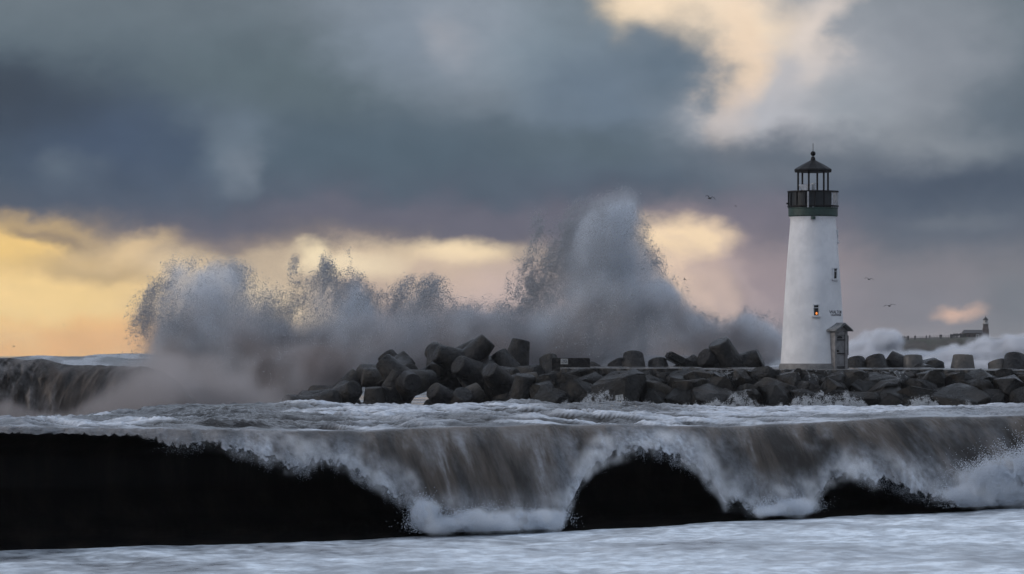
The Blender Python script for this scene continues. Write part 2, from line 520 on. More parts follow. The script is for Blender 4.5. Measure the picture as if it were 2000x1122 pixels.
# ------------------------------------------------------------------ geometry-node builders: fog grid from an array, droplets from points
def fog(name, dens, lo, hi, mat, parent=None):
    nx, ny, nz = dens.shape
    N = dens.size
    me = bpy.data.meshes.new(name)
    me.vertices.add(N)
    ax = [np.linspace(lo[i], hi[i], dens.shape[i], dtype=np.float32) for i in range(3)]
    g = np.stack(np.meshgrid(*ax, indexing='ij'), -1)
    me.vertices.foreach_set('co', g.ravel())
    at = me.attributes.new('dens', 'FLOAT', 'POINT'); at.data.foreach_set('value', dens.astype(np.float32).ravel())
    me.materials.append(mat)
    o = link(bpy.data.objects.new(name, me), parent)
    ng = bpy.data.node_groups.new(name + '_fog', 'GeometryNodeTree')
    ng.interface.new_socket('Geometry', in_out='INPUT', socket_type='NodeSocketGeometry')
    ng.interface.new_socket('Geometry', in_out='OUTPUT', socket_type='NodeSocketGeometry')
    G = ng.nodes.new
    gi, go = G('NodeGroupInput'), G('NodeGroupOutput')
    posn = G('GeometryNodeInputPosition')
    def vm(op, a, b):
        n = G('ShaderNodeVectorMath'); n.operation = op
        ng.links.new(a, n.inputs[0])
        if b is not None: n.inputs[1].default_value = b
        return n.outputs[0]
    u = vm('SUBTRACT', posn.outputs[0], lo)
    u = vm('MULTIPLY', u, tuple((dens.shape[i] - 1) / (hi[i] - lo[i]) for i in range(3)))
    u = vm('ADD', u, (.5, .5, .5))
    u = vm('FLOOR', u, None)
    u = vm('MAXIMUM', u, (0, 0, 0))
    u = vm('MINIMUM', u, (nx - 1, ny - 1, nz - 1))
    dt = G('ShaderNodeVectorMath'); dt.operation = 'DOT_PRODUCT'
    ng.links.new(u, dt.inputs[0]); dt.inputs[1].default_value = (ny * nz, nz, 1)
    fi = G('FunctionNodeFloatToInt'); fi.rounding_mode = 'ROUND'
    ng.links.new(dt.outputs['Value'], fi.inputs[0])
    na = G('GeometryNodeInputNamedAttribute'); na.data_type = 'FLOAT'; na.inputs[0].default_value = 'dens'
    si = G('GeometryNodeSampleIndex'); si.data_type = 'FLOAT'; si.domain = 'POINT'
    ng.links.new(gi.outputs[0], si.inputs['Geometry'])
    ng.links.new(na.outputs[0], si.inputs['Value'])
    ng.links.new(fi.outputs[0], si.inputs['Index'])
    vc = G('GeometryNodeVolumeCube')
    ng.links.new(si.outputs[0], vc.inputs['Density'])
    vc.inputs['Background'].default_value = 0.0
    vc.inputs['Min'].default_value = lo; vc.inputs['Max'].default_value = hi
    vc.inputs['Resolution X'].default_value = nx; vc.inputs['Resolution Y'].default_value = ny; vc.inputs['Resolution Z'].default_value = nz
    sm = G('GeometryNodeSetMaterial'); sm.inputs['Material'].default_value = mat
    ng.links.new(vc.outputs[0], sm.inputs[0])
    ng.links.new(sm.outputs[0], go.inputs[0])
    md = o.modifiers.new('fog', 'NODES'); md.node_group = ng
    return o
def droplets(name, co, rad, mat, parent=None):
    me = bpy.data.meshes.new(name)
    me.vertices.add(len(co)); me.vertices.foreach_set('co', np.asarray(co, np.float32).ravel())
    at = me.attributes.new('rad', 'FLOAT', 'POINT'); at.data.foreach_set('value', np.asarray(rad, np.float32))
    me.materials.append(mat)
    o = link(bpy.data.objects.new(name, me), parent)
    ng = bpy.data.node_groups.get('droplets_from_points_' + mat.name)
    if ng is None:
        ng = bpy.data.node_groups.new('droplets_from_points_' + mat.name, 'GeometryNodeTree')
        ng.interface.new_socket('Geometry', in_out='INPUT', socket_type='NodeSocketGeometry')
        ng.interface.new_socket('Geometry', in_out='OUTPUT', socket_type='NodeSocketGeometry')
        G = ng.nodes.new
        gi, go = G('NodeGroupInput'), G('NodeGroupOutput')
        na = G('GeometryNodeInputNamedAttribute'); na.data_type = 'FLOAT'; na.inputs[0].default_value = 'rad'
        mp = G('GeometryNodeMeshToPoints')
        ng.links.new(gi.outputs[0], mp.inputs[0]); ng.links.new(na.outputs[0], mp.inputs['Radius'])
        sm = G('GeometryNodeSetMaterial'); sm.inputs['Material'].default_value = mat
        ng.links.new(mp.outputs[0], sm.inputs[0]); ng.links.new(sm.outputs[0], go.inputs[0])
    md = o.modifiers.new('droplets', 'NODES'); md.node_group = ng
    return o

# ------------------------------------------------------------------ sea
XB = np.array([-400, 0, 400, 800, 1100, 1300, 1600, 2000, 2400.])
YB = np.array([1084, 1072, 1058, 1045, 1035, 1021, 1006, 988, 972.])
YC_X = [-400, 0, 200, 400, 700, 850, 1000, 1200, 1400, 1600, 1700, 1850, 2000, 2400]
YC_Y = [834, 834, 837, 839, 842, 836, 832, 829, 832, 826, 819, 815, 811, 806]
YT_X = [-400, 0, 100, 200, 300, 400, 480, 600, 700, 850, 900, 1000, 1100, 1250, 1500, 1700, 2000, 2400]
YT_Y = [842, 836, 827, 818, 806, 801, 798, 800, 803, 804, 801, 798, 797, 802, 804, 803, 798, 796]
def d_base(x): return 97.0 + x / 2000.0 * 15.0
def z_base(x): return CZ - (np.interp(x, XB, YB) - HY) / FPX * d_base(x)
CREST_BACK = 1.9
def d_crest(x): return d_base(x) + CREST_BACK
def z_crest(x):
    bumps = .16 * (fbm(np.asarray(x) / 170, 0, 3.3, 3, 141) - .5) + .05 * (fbm(np.asarray(x) / 30, 0, 5.1, 3, 143) - .5)
    return CZ - (np.interp(x, YC_X, YC_Y) - HY) / FPX * d_crest(x) + bumps

def wide(n, lo=-420, hi=2420):
    return np.concatenate([np.linspace(-2800, lo, 140)[:-1], np.linspace(lo, hi, n), np.linspace(hi, 4800, 140)[1:]])
def build_sea():
    xs = wide(1150)
    u = np.linspace(0, 1, 460)
    X, U = np.meshgrid(xs, u)
    dc = d_crest(X)
    D = dc + (52 * U + 88 * U ** 3)
    zc = z_crest(X)
    zp = CZ - (np.interp(X, YT_X, YT_Y) - HY) / FPX * 124.0
    low = 1.0
    a = sstep(D, dc, 122.0)
    z = zc * (1 - a) + zp * a
    b = sstep(D, 126.0, 165.0)
    z = z * (1 - b) + low * b
    wx, wy = PX(X, D), D
    rip = fbm(wx * .5, wy * .30, 0, 4, 3) - .5
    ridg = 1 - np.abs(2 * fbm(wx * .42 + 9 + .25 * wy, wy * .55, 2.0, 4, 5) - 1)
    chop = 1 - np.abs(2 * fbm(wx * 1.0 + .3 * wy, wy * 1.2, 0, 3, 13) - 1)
    near = sstep(U, 0.0, .03)
    calm = 1 - .35 * sstep(X, 1150, 1500)
    z = z + near * calm * (.40 * rip + .58 * (ridg - .80) + .26 * (chop - .75))
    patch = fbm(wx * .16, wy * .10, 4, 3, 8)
    glint_lace = sstep(ridg + .25 * (chop - .7), .86, .99) * sstep(patch, .40, .58)  # foam on the ridges, also painting the water's bright glints into the colour
    crestf = (1 - sstep(D - dc, 0.2, 2.6)) * (.15 + .5 * fbm(wx * 1.4, wy * .7, 1, 3, 21))
    rocks = sstep(D, 200, 232) * .9 * sstep(fbm(wx * .5, wy * .3, 0, 4, 31), .35, .6)
    right = sstep(X, 1150, 1500) * sstep(fbm(wx * .5, wy * .25, 9, 4, 33), .38, .62) * .5
    foam = np.clip(glint_lace * .95 + crestf * .4 + rocks + right * .8, 0, 1)
    pos = np.stack([wx, wy, z], -1)
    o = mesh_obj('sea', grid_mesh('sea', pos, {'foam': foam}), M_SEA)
    tag(o, 'dark choppy water heaving up behind the breaking crest', kind='structure')
    # open sea to the horizon
    ang = np.concatenate([np.linspace(-75, -9, 40), np.linspace(-8.8, 8.8, 700), np.linspace(9, 75, 40)])
    dist = np.concatenate([np.linspace(225, 600, 120), np.geomspace(604, 2600, 260), np.geomspace(2650, 5200, 40)])
    A, D = np.meshgrid(np.radians(ang), dist)
    wx, wy = np.tan(A) * D, D
    amp = sstep(D, 230, 500) * (1 - .0 * D)
    sw = fbm(wx / 70 , wy / 38, 0, 3, 41) - .5
    sw2 = 1 - np.abs(2 * fbm(wx / 16, wy / 9, 0, 4, 43) - 1)
    big = sstep(D, 500, 800) * (1 - sstep(D, 1500, 2400))
    z = .75 + amp * ((2.0 + 7.5 * big) * sw + (.55 + .5 * big) * (sw2 - .7))
    z = np.minimum(z, 4.2 + .25 * (z - 4.2))
    z = z + .2 * (fbm(wx / 2.5, wy / 2.5, 0, 3, 45) - .5)
    z = z * (1 - sstep(D, 2600, 6000)) + (-.3) * sstep(D, 2600, 6000) 
    z = np.where(D < 240, np.minimum(z, .8), z)
    foam = np.clip(sstep(sw2, .86, .96) * .5 + .35 * sstep(fbm(wx / 40, wy / 60, 0, 4, 47), .5, .7), 0, 1) * (1 - sstep(D, 1500, 3500))
    o = mesh_obj('open_sea', grid_mesh('open_sea', np.stack([wx, wy, z], -1), {'foam': foam}), M_SEA)
    tag(o, 'grey open sea running out to the horizon', kind='structure')
build_sea()

def build_wash():
    xs = np.concatenate([np.linspace(-6000, -905, 200), np.linspace(-900, 2900, 900), np.linspace(2905, 8000, 200)])
    u = np.linspace(0, 1, 200)
    X, U = np.meshgrid(xs, u)
    D = d_base(X) + .8 - U * 45
    wx, wy = PX(X, d_base(X)), D          # columns stay parallel to the view axis
    zb = z_base(np.clip(X, -400, 2400))
    rip = fbm(wx * .8, wy * .38, 0, 5, 61) - .5
    z = zb + .17 * rip * sstep(U, 0.0, .05) - .05
    st = fbm(wx * .40 + wy * .05, wy * .26, 0, 5, 63, .6)
    st2 = fbm(wx * 1.7, wy * .8, 3, 4, 65)
    foam = np.clip(.44 + 1.4 * (st - .48) + .9 * (st2 - .5) + .18 * sstep(X, 300, 1300), .02, 1)
    foam = foam * sstep(D, 0, 1)
    o = mesh_obj('surf_wash', grid_mesh('surf_wash', np.stack([wx, wy, z], -1), {'foam': foam}), M_WASH)
    tag(o, 'pale foamy wash lying in front of the breaking wave', kind='structure')
build_wash()

# beach under the camera
bm = bmesh.new(); vsb = [bm.verts.new(p) for p in ((-400, -400, .9), (400, -400, .9), (400, 66, -.35), (-400, 46, -.35))]; bm.faces.new(vsb)
tag(bm_obj('beach', bm, M_SAND), 'wet sand beach in front of the surf', kind='structure')

# ------------------------------------------------------------------ foreground breaking wave: hollow face, falling lip, foam
E_X = [-400, 0, 150, 260, 330, 430, 500, 540, 570, 600, 640, 720, 790, 815, 835, 1098, 1106, 1115, 1135, 1170, 1210, 1250, 1300, 1345, 1385, 1415, 1440, 1480, 1530, 1580, 1592, 1625, 1660, 1700, 1770, 1850, 1900, 2000, 2400]
E_Y = [848, 849, 851, 858, 869, 885, 893, 908, 928, 915, 903, 948, 982, 1000, 1040, 1040, 1022, 995, 955, 915, 895, 889, 893, 910, 945, 978, 992, 1000, 1003, 1003, 985, 945, 933, 940, 966, 982, 990, 990, 976]
def build_wave():
    root = empty('breaking_wave', (PX(1000, d_base(1000)), d_base(1000), 0))
    tag(root, 'hollow breaking wave with black barrel and curtain of falling water in front', 'wave')
    off = np.array(root.location)
    xs = wide(1900)
    # --- hollow face
    t = np.linspace(0, 1, 70)
    X, T = np.meshgrid(xs, t)
    zb, zc = z_base(X), z_crest(X)
    h = zc - zb
    fb = np.interp(T, [0, .1, .3, .55, .8, .93, 1], [-1.6, -2.6, -3.5, -3.6, -2.6, -1.0, .9])
    zz = np.interp(T, [0, .1, .3, .55, .8, .93, 1], [.965, .93, .76, .45, .14, .02, -.04])
    ker = np.hanning(15); ker /= ker.sum()
    def smooth(a):
        p = np.pad(a[:, 0], 7, mode='edge'); p = np.convolve(p, ker, 'valid')
        return np.broadcast_to(p[:, None], a.shape)
    fb, zz = smooth(fb), smooth(zz)
    D = d_base(X) - fb
    z = zb + h * zz + .05 * (fbm(X / 60, T * 3, 0, 4, 71) - .5)
    pos = np.stack([PX(X, D), D, z], -1) - off
    mesh_obj('wave_face', grid_mesh('wave_face', pos), M_FACE, root)
    # --- lip
    ye = np.interp(xs, E_X, E_Y)
    yb = np.interp(xs, XB, YB)
    grow = np.clip((ye - np.interp(xs, YC_X, YC_Y)) / 45, .12, 1)
    ye = ye + grow * (26 * (fbm(xs / 42, 0 * xs, 0, 4, 73) - .5) + 12 * (fbm(xs / 9, 0 * xs, 3, 3, 75) - .5))
    ye = np.minimum(ye, yb + 6)
    zb1, zc1 = z_base(xs), z_crest(xs)
    ze = CZ - (ye - HY) / FPX * d_base(xs)
    te = np.sqrt(np.clip((zc1 - ze) / (zc1 - zb1), .002, 1.1))
    j = np.concatenate([np.linspace(-.5, 0, 14)[:-1], np.linspace(0, 1, 190)])
    X, J = np.meshgrid(xs, j)
    TE = np.broadcast_to(te, X.shape)
    Tn = np.where(J < 0, J, J * TE)
    zb, zc = z_base(X), z_crest(X)
    h = zc - zb
    D = d_crest(X) - (CREST_BACK + .35) * Tn
    z = zc - h * np.where(Tn > 0, Tn ** 2, .10 * Tn ** 2)
    Tp = np.clip(Tn, 0, 2)
    lean = X - np.interp(X, [0, 1000, 1600, 1750, 2000], [60, 70, 60, 150, 110]) * Tp ** 2
    str1 = fbm(lean / 38, Tp * 1.3, 0, 5, 81, .6)
    str2 = fbm(lean / 120, Tp * .8, 7, 4, 83)
    clump = fbm(X / 16, Tp * 9, 2, 4, 85)
    edge_px = (np.broadcast_to(ye, X.shape) - (HY + (CZ - z) / D * FPX))          # how far above the ragged hem
    band = 1 - sstep(edge_px, 8, 70 + 90 * (str2 - .3))
    push = .16 * (str1 - .5) * sstep(Tp, .1, .5) + band * .22 * (clump - .4) + .35 * (str2 - .5) * sstep(Tp, .15, .6)
    D = D - push
    z = z + .05 * band * (fbm(X / 10, Tp * 12, 4, 3, 87) - .5)
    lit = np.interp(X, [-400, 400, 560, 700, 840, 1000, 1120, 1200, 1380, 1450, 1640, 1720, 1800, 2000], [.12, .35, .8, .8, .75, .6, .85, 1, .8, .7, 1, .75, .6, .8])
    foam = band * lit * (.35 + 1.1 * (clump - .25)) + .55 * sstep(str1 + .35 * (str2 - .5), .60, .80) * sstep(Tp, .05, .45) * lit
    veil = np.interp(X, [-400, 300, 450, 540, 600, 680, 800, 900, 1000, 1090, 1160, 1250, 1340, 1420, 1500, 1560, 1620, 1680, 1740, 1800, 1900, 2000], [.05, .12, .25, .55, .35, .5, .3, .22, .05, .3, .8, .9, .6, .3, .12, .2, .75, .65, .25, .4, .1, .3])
    soft = fbm(lean / 55, Tp * 2.4, 11, 5, 97, .6)
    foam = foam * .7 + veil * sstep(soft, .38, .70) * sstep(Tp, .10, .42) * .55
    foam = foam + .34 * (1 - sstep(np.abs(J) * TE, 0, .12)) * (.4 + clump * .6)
    foam = np.clip(foam, 0, 1)
    streak = np.clip(sstep(str1, .35, .68) * .8 + .3 * (str2 - .4), 0, 1)
    hole = fbm(X / 7, edge_px / 8, 5, 3, 89)
    cover = np.clip(sstep(edge_px / (26.0 * np.broadcast_to(grow, X.shape)) + 1.5 * (hole - .5), .10, .55), 0, 1)
    pos = np.stack([PX(X, D), D, z], -1) - off
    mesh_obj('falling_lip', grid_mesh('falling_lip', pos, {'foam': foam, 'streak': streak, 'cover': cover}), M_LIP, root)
    # --- droplets along the ragged hem and the landing foam
    n = 45000
    px = RNG.uniform(250, 2150, n)
    wgt = np.interp(px, xs, np.gradient(ye, xs)) * 0
    eh = np.interp(px, xs, ye)
    sp = RNG.exponential(1.0, n)
    cl = fbm(px / 22, sp * .6, 0, 3, 91)
    keep = (cl > .46) & (RNG.random(n) < np.interp(px, [280, 620], [0, 1]))
    py = eh + RNG.normal(0, 7, n) - sp * 9 + 4
    dd = np.interp(px, xs, d_base(xs)) - .25 + RNG.normal(0, .12, n) + np.interp((eh - 830) / 200, [0, 1], [1.3, 0])
    c1 = np.stack([PX(px, dd), dd, PZ(py, dd)], -1)[keep]
    r1 = RNG.uniform(.0015, .0045, keep.sum())
    blobs = [(965, 1019, 90, 21), (880, 1026, 60, 13), (1070, 1018, 34, 18), (1545, 991, 46, 17), (1500, 998, 30, 9), (1960, 945, 75, 45), (1900, 970, 55, 22), (2060, 930, 90, 60), (2150, 915, 100, 70), (830, 1005, 26, 26)]
    cs, rs = [c1], [r1]
    for bx, by, rx, ry in blobs:
        m = int(rx * ry * 22)
        a = RNG.normal(0, .5, (m, 3))
        x_, y_ = bx + a[:, 0] * rx, by + a[:, 1] * ry
        nn = fbm(x_ / 18, y_ / 18, a[:, 2], 4, 95)
        yb_ = np.interp(x_, XB, YB) - 2
        k = (nn > .44) & (y_ < yb_)
        dd = d_base(x_) - .45 + a[:, 2] * .5
        cs.append(np.stack([PX(x_, dd), dd, PZ(y_, dd)], -1)[k]); rs.append(RNG.uniform(.003, .008, k.sum()))
    # --- soft foam clinging to the hem, heaped where the lip lands
    s0, s1 = np.array([PX(420, d_base(420)), d_base(420)]), np.array([PX(2260, d_base(2260)), d_base(2260)])
    L = np.linalg.norm(s1 - s0); tdir = (s1 - s0) / L; ndir = np.array([tdir[1], -tdir[0]])
    ns, nn_, nz = 640, 34, 68
    sg = np.linspace(0, L, ns)[:, None, None]; ng_ = np.linspace(-1.5, 1.5, nn_)[None, :, None]; zg = np.linspace(-.15, 2.75, nz)[None, None, :]
    wx = s0[0] + tdir[0] * sg + ndir[0] * ng_ + 0 * zg; wy = s0[1] + tdir[1] * sg + ndir[1] * ng_ + 0 * zg; wz = zg + 0 * wx
    fx = 1000 + wx / wy * FPX; fy = HY - (wz - CZ) / wy * FPX
    fx = fx + 26 * (fbm(sg * 1.6 + 0 * wx, ng_ * 1.6, zg * 1.6, 3, 151) - .5); fy = fy + 26 * (fbm(sg * 1.6 + 50, ng_ * 1.6, zg * 1.6, 3, 153) - .5)
    hem = np.interp(fx, xs, ye)
    zbf, zcf = z_base(fx), z_crest(fx)
    tau = np.sqrt(np.clip((zcf - wz) / (zcf - zbf), 0, 1.2))
    lipd = d_crest(fx) - (CREST_BACK + .35) * tau
    ahead = lipd - wy
    nz1 = fbm(sg * 2.2, ng_ * 2.2, zg * 2.2, 4, 155); nz2 = fbm(sg * 7, ng_ * 7, zg * 5, 3, 157)
    e_ = hem - fy
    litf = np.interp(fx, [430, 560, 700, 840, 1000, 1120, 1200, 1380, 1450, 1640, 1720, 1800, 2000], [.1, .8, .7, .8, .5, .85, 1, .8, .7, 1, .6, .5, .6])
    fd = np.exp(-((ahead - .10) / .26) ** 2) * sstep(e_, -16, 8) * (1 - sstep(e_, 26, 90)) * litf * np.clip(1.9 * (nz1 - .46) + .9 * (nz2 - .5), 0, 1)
    for bx, by, rx, ry in blobs:
        rr2 = ((fx - bx) / (rx * 1.0)) ** 2 + ((fy - by) / (ry * .95)) ** 2 + ((ahead - .35) / .5) ** 2
        fd = fd + np.clip(1.15 * np.exp(-rr2) - .28 + 1.1 * (nz1 - .5) + .4 * (nz2 - .5), 0, 1) * sstep(1.15 * np.exp(-rr2), .1, .3)
    fd = np.clip(fd, 0, 1.2) * sstep(wz - zbf, -.12, -.02)
    fm = mist_mat('lip_foam', 7.0, (.93, .945, .965, 1), (.93, .945, .965, 1), 0, 1, .0)
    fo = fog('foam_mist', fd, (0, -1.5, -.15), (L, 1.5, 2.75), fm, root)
    ang_ = math.atan2(tdir[1], tdir[0])
    fo.location = Vector((s0[0], s0[1], 0)) - root.location; fo.rotation_euler.z = ang_; fo.scale = (1, -1, 1)
    fo['kind'] = 'stuff'
    o = droplets('foam_spray', np.concatenate(cs) - off, np.concatenate(rs), M_FOAMDROP, root)
    o['kind'] = 'stuff'
build_wave()

# ------------------------------------------------------------------ second wave, breaking at the end of the jetty
def build_far_wave():
    root = empty('breaking_wave', (PX(120, 205), 205, 1))
    tag(root, 'brown collapsing wave beyond the foreground crest, under the golden sky', 'wave')
    off = np.array(root.location)
    xs = np.concatenate([np.linspace(-2600, -705, 300), np.linspace(-700, 520, 1000)])
    yc = np.interp(xs, [-700, -60, 0, 45, 85, 130, 200, 290, 320, 350, 380, 410, 520], [700, 698, 701, 703, 702, 712, 714, 718, 726, 746, 780, 830, 860])
    yc = yc + 7 * (fbm(xs / 35, 0 * xs, 0, 4, 101) - .5) + 3 * (fbm(xs / 8, 0 * xs, 0, 3, 103) - .5)
    d0 = 205.0
    j = np.linspace(-.6, 1, 150)
    X, J = np.meshgrid(xs, j)
    zc = np.broadcast_to(CZ - (yc - HY) / FPX * d0, X.shape)
    zb = .8
    h = zc - zb
    Tp = np.clip(J, 0, 1)
    bulge = np.interp(X, [-60, 0, 60, 110, 400], [.7, .8, .6, 0, 0])
    f1 = fbm(X / 30 + 2 * Tp, Tp * 1.2, 0, 4, 105, .6)
    f2 = fbm(X / 75, Tp * .7, 3, 3, 107)
    f3 = fbm(X / 14, Tp * 5, 5, 4, 109)
    D = d0 - 2.4 * Tp - 1.1 * (f1 - .5) * sstep(Tp, .02, .3) - 1.6 * (f2 - .5) * sstep(Tp, .05, .4) - bulge * (.8 + 1.2 * (f3 - .5)) * sstep(Tp, .05, .5) + np.where(J < 0, -J * 20, 0)
    z = zc - h * np.where(J > 0, .12 * Tp + .88 * Tp ** 1.8, 0.5 * J ** 2)
    z = z + .12 * (f3 - .5) * sstep(Tp, 0, .1)
    foam = np.clip(.18 * f3 + bulge * sstep(f3, .35, .7) * .5 + .5 * sstep(f1, .62, .75) * sstep(Tp, .1, .4) + .5 * sstep(Tp, .75, 1.0) * sstep(f3, .3, .6), 0, 1)
    streak = np.clip(sstep(f1, .35, .7) + .4 * (f3 - .5), 0, 1)
    pos = np.stack([PX(X, D), D, z], -1) - off
    mesh_obj('falling_lip', grid_mesh('falling_lip', pos, {'foam': foam * .8, 'streak': streak, 'cover': np.ones_like(foam)}), M_DARKLIP, root)
build_far_wave()

# ------------------------------------------------------------------ jetty: core, deck slabs
DJ = 250.0
PXM = FPX / DJ                       # picture pixels per metre at the jetty
def build_jetty():
    xs = np.linspace(1035, 2500, 300)
    ztop = np.interp(xs, [1035, 1090, 1300, 1500, 2500], [2.4, 3.05, 3.15, 3.1, 3.15])
    prof = [(241.0, -1.5), (241.5, .6), (244.5, 2.0), (246.6, 1.0), (247.0, 1.0), (254.0, 1.0), (257, 1.5), (261, -1.5)]
    pos = np.zeros((len(prof), len(xs), 3))
    for i, (d, k) in enumerate(prof):
        pos[i, :, 0] = PX(xs, DJ)
        pos[i, :, 1] = d
        pos[i, :, 2] = k
        if 3 <= i <= 5: pos[i, :, 2] = ztop - .25
        pos[i, :, 2] += .25 * (fbm(xs / 20, i * 3.3 + 0 * xs, 0, 3, 111) - .5) * (i < 3)
        pos[i, :, 1] += .5 * (fbm(xs / 15, i * 5.1 + 0 * xs, 0, 3, 113) - .5) * (i < 3)
    me = grid_mesh('jetty', pos, {})
    o = mesh_obj('jetty', me, M_ROCK)
    me.flip_normals()
    tag(o, 'dark rubble core of the jetty under the deck', kind='structure')
    # deck: separate concrete slabs with open joints and broken fronts
    dk = empty('jetty_deck', (PX(1500, DJ), DJ, 3.0))
    tag(dk, 'wet concrete walkway along the top of the jetty', kind='structure')
    edges = [1092, 1160, 1228, 1300, 1366, 1424, 1500, 1580, 1668, 1752, 1830, 1908, 1990, 2075, 2160, 2260, 2380, 2500]
    rr = random.Random(5)
    for i, (a, b) in enumerate(zip(edges, edges[1:])):
        ytop = np.interp((a + b) / 2, [1092, 1300, 1400, 1660, 1800, 2000, 2500], [718.5, 718.5, 720.5, 721, 721.5, 723.5, 727])
        ztop = PZ(ytop, 246.3) + rr.uniform(-.02, .02)
        x0, x1 = PX(a, DJ) + .02, PX(b, DJ) - .02
        bm = bmesh.new()
        n = 10
        rows = []
        for k in range(n + 1):
            x = x0 + (x1 - x0) * k / n
            f = 246.3 + rr.uniform(-.10, .16)
            lo = ztop - rr.uniform(.32, .62)
            rows.append([bm.verts.new((x, f + .05, ztop)), bm.verts.new((x, f - .02, ztop - .05)), bm.verts.new((x, f + rr.uniform(.0, .22), lo)), bm.verts.new((x, 254.2, lo)), bm.verts.new((x, 254.2, ztop + .05))])
        for p, q_ in zip(rows, rows[1:]):
            for m in range(5):
                bm.faces.new((p[m], p[(m + 1) % 5], q_[(m + 1) % 5], q_[m]))
        bm.faces.new(rows[0]); bm.faces.new(rows[-1][::-1])
        bmesh.ops.translate(bm, verts=bm.verts[:], vec=-Vector(dk.location))
        bmesh.ops.rotate(bm, verts=bm.verts[:], cent=rows[0][0].co.copy(), matrix=Matrix.Rotation(R(rr.uniform(-.4, .4)), 3, 'Y'))
        bm_obj('slab', bm, M_DECK, dk)
build_jetty()

# ------------------------------------------------------------------ lighthouse
DECKZ = PZ(720, DJ)
LX = 1588.0
def build_lighthouse():
    root = empty('lighthouse', (PX(LX, DJ), DJ, DECKZ))
    tag(root, 'white tapered lighthouse with green gallery and black lantern roof on the jetty', 'lighthouse')
    m = lambda p: p / PXM
    zz = lambda y: (720 - y) / PXM
    prof_px = [(711, 63.5), (700, 62.6), (680, 61.3), (650, 59.6), (620, 58.0), (590, 56.2), (560, 54.2), (530, 52.0), (500, 49.8), (470, 47.4), (440, 45.0), (428, 44.3), (424, 46.8)]
    def rad(y): return m(np.interp(-y, [-a for a, _ in prof_px], [b for _, b in prof_px]))
    bm = bmesh.new()
    lathe(bm, [(m(b), zz(a)) for a, b in prof_px], 72)
    tower = bm_obj('tower', bm, M_WHITE, root, True); auto_smooth(tower, 40)
    bm = bmesh.new()
    lathe(bm, [(m(66.5), -.25), (m(66.2), zz(713)), (m(65.0), zz(710.4)), (m(63.0), zz(710.3))], 72)
    auto_smooth(bm_obj('base_band', bm, M_BAND, root, True), 30)
    # gallery
    bm = bmesh.new()
    lathe(bm, [(m(44), zz(426)), (m(46.4), zz(424.3)), (m(48.3), zz(422)), (m(48.3), zz(409)), (m(49.0), zz(408)), (m(49.0), zz(406.5)), (m(20), zz(406.3))], 64)
    gal = bm_obj('gallery', bm, M_GREEN, root, True); auto_smooth(gal, 30)
    bm = bmesh.new(); lathe(bm, [(m(4.5), zz(430)), (m(4.5), zz(424.5))], 12, centre=(m(-3), -m(45.5), 0)); bm_obj('bracket', bm, M_GREEN, gal)
    # parapet panels: solid for most of the way round, open rails on one side
    rp = m(47.3)
    NSEG = 16
    for k in range(NSEG):
        a0 = 2 * math.pi * k / NSEG; a1 = 2 * math.pi * (k + 1) / NSEG
        mid = math.degrees((a0 + a1) / 2) % 360          # 270 faces the camera, 0 is to the right
        openp = mid > 310 or mid < 50
        if not openp:
            bm = bmesh.new()
            vo = []
            for s in range(5):
                a = a0 + (a1 - a0) * s / 4 + (.006 if s == 0 else (-.006 if s == 4 else 0))
                for r_ in (rp, rp - .03):
                    for z in (zz(405.2), zz(376)):
                        vo.append(bm.verts.new((r_ * math.cos(a), r_ * math.sin(a), z)))
            for s in range(4):
                b = s * 4
                bm.faces.new((vo[b], vo[b + 4], vo[b + 5], vo[b + 1]))
                bm.faces.new((vo[b + 2], vo[b + 3], vo[b + 7], vo[b + 6]))
                bm.faces.new((vo[b + 1], vo[b + 5], vo[b + 7], vo[b + 3]))
                bm.faces.new((vo[b], vo[b + 2], vo[b + 6], vo[b + 4]))
            bm.faces.new((vo[0], vo[1], vo[3], vo[2])); bm.faces.new((vo[16], vo[18], vo[19], vo[17]))
            bm_obj('parapet_panel', bm, M_PANEL, gal)
        for s in range(3 if openp else 1):
            a = a0 + (a1 - a0) * s / 3
            r_ = rp + .03
            bm = bmesh.new()
            tube(bm, (r_ * math.cos(a), r_ * math.sin(a), zz(406.5)), (r_ * math.cos(a), r_ * math.sin(a), zz(375.5)), .035, 8)
            bm_obj('rail_post', bm, M_BLACK if not openp else M_STEEL, gal)
    bm = bmesh.new()
    for zt in (zz(375), zz(403.5)):
        n = 64
        ring = []
        for i in range(n):
            a = 2 * math.pi * i / n
            ring.append([bm.verts.new((r_ * math.cos(a), r_ * math.sin(a), zt + dz_)) for r_, dz_ in ((rp + .085, -.04), (rp + .085, .04), (rp - .02, .04), (rp - .02, -.04))])
        for i in range(n):
            p, q_ = ring[i], ring[(i + 1) % n]
            for k in range(4): bm.faces.new((p[k], p[(k + 1) % 4], q_[(k + 1) % 4], q_[k]))
    bm_obj('hand_rail', bm, M_BLACK, gal)
    bm = bmesh.new(); a = R(255); tube(bm, ((rp + .06) * math.cos(a), (rp + .06) * math.sin(a), zz(407)), ((rp + .06) * math.cos(a), (rp + .06) * math.sin(a), zz(376)), .05, 8)
    bm_obj('conduit', bm, M_STEEL, gal)
    bm = bmesh.new(); tube(bm, (-m(46), 0, zz(398)), (-m(52), 0, zz(398)), .05, 8); bm_obj('scupper', bm, M_BLACK, gal)
    # lantern: six posts, six-sided roof
    for k in range(6):
        a = R(10 + 60 * k); r_ = m(30)
        bm = bmesh.new(); tube(bm, (r_ * math.cos(a), r_ * math.sin(a), zz(407)), (r_ * math.cos(a), r_ * math.sin(a), zz(334)), .055, 8)
        bm_obj('lantern_post', bm, M_BLACK, root)
    bm = bmesh.new()
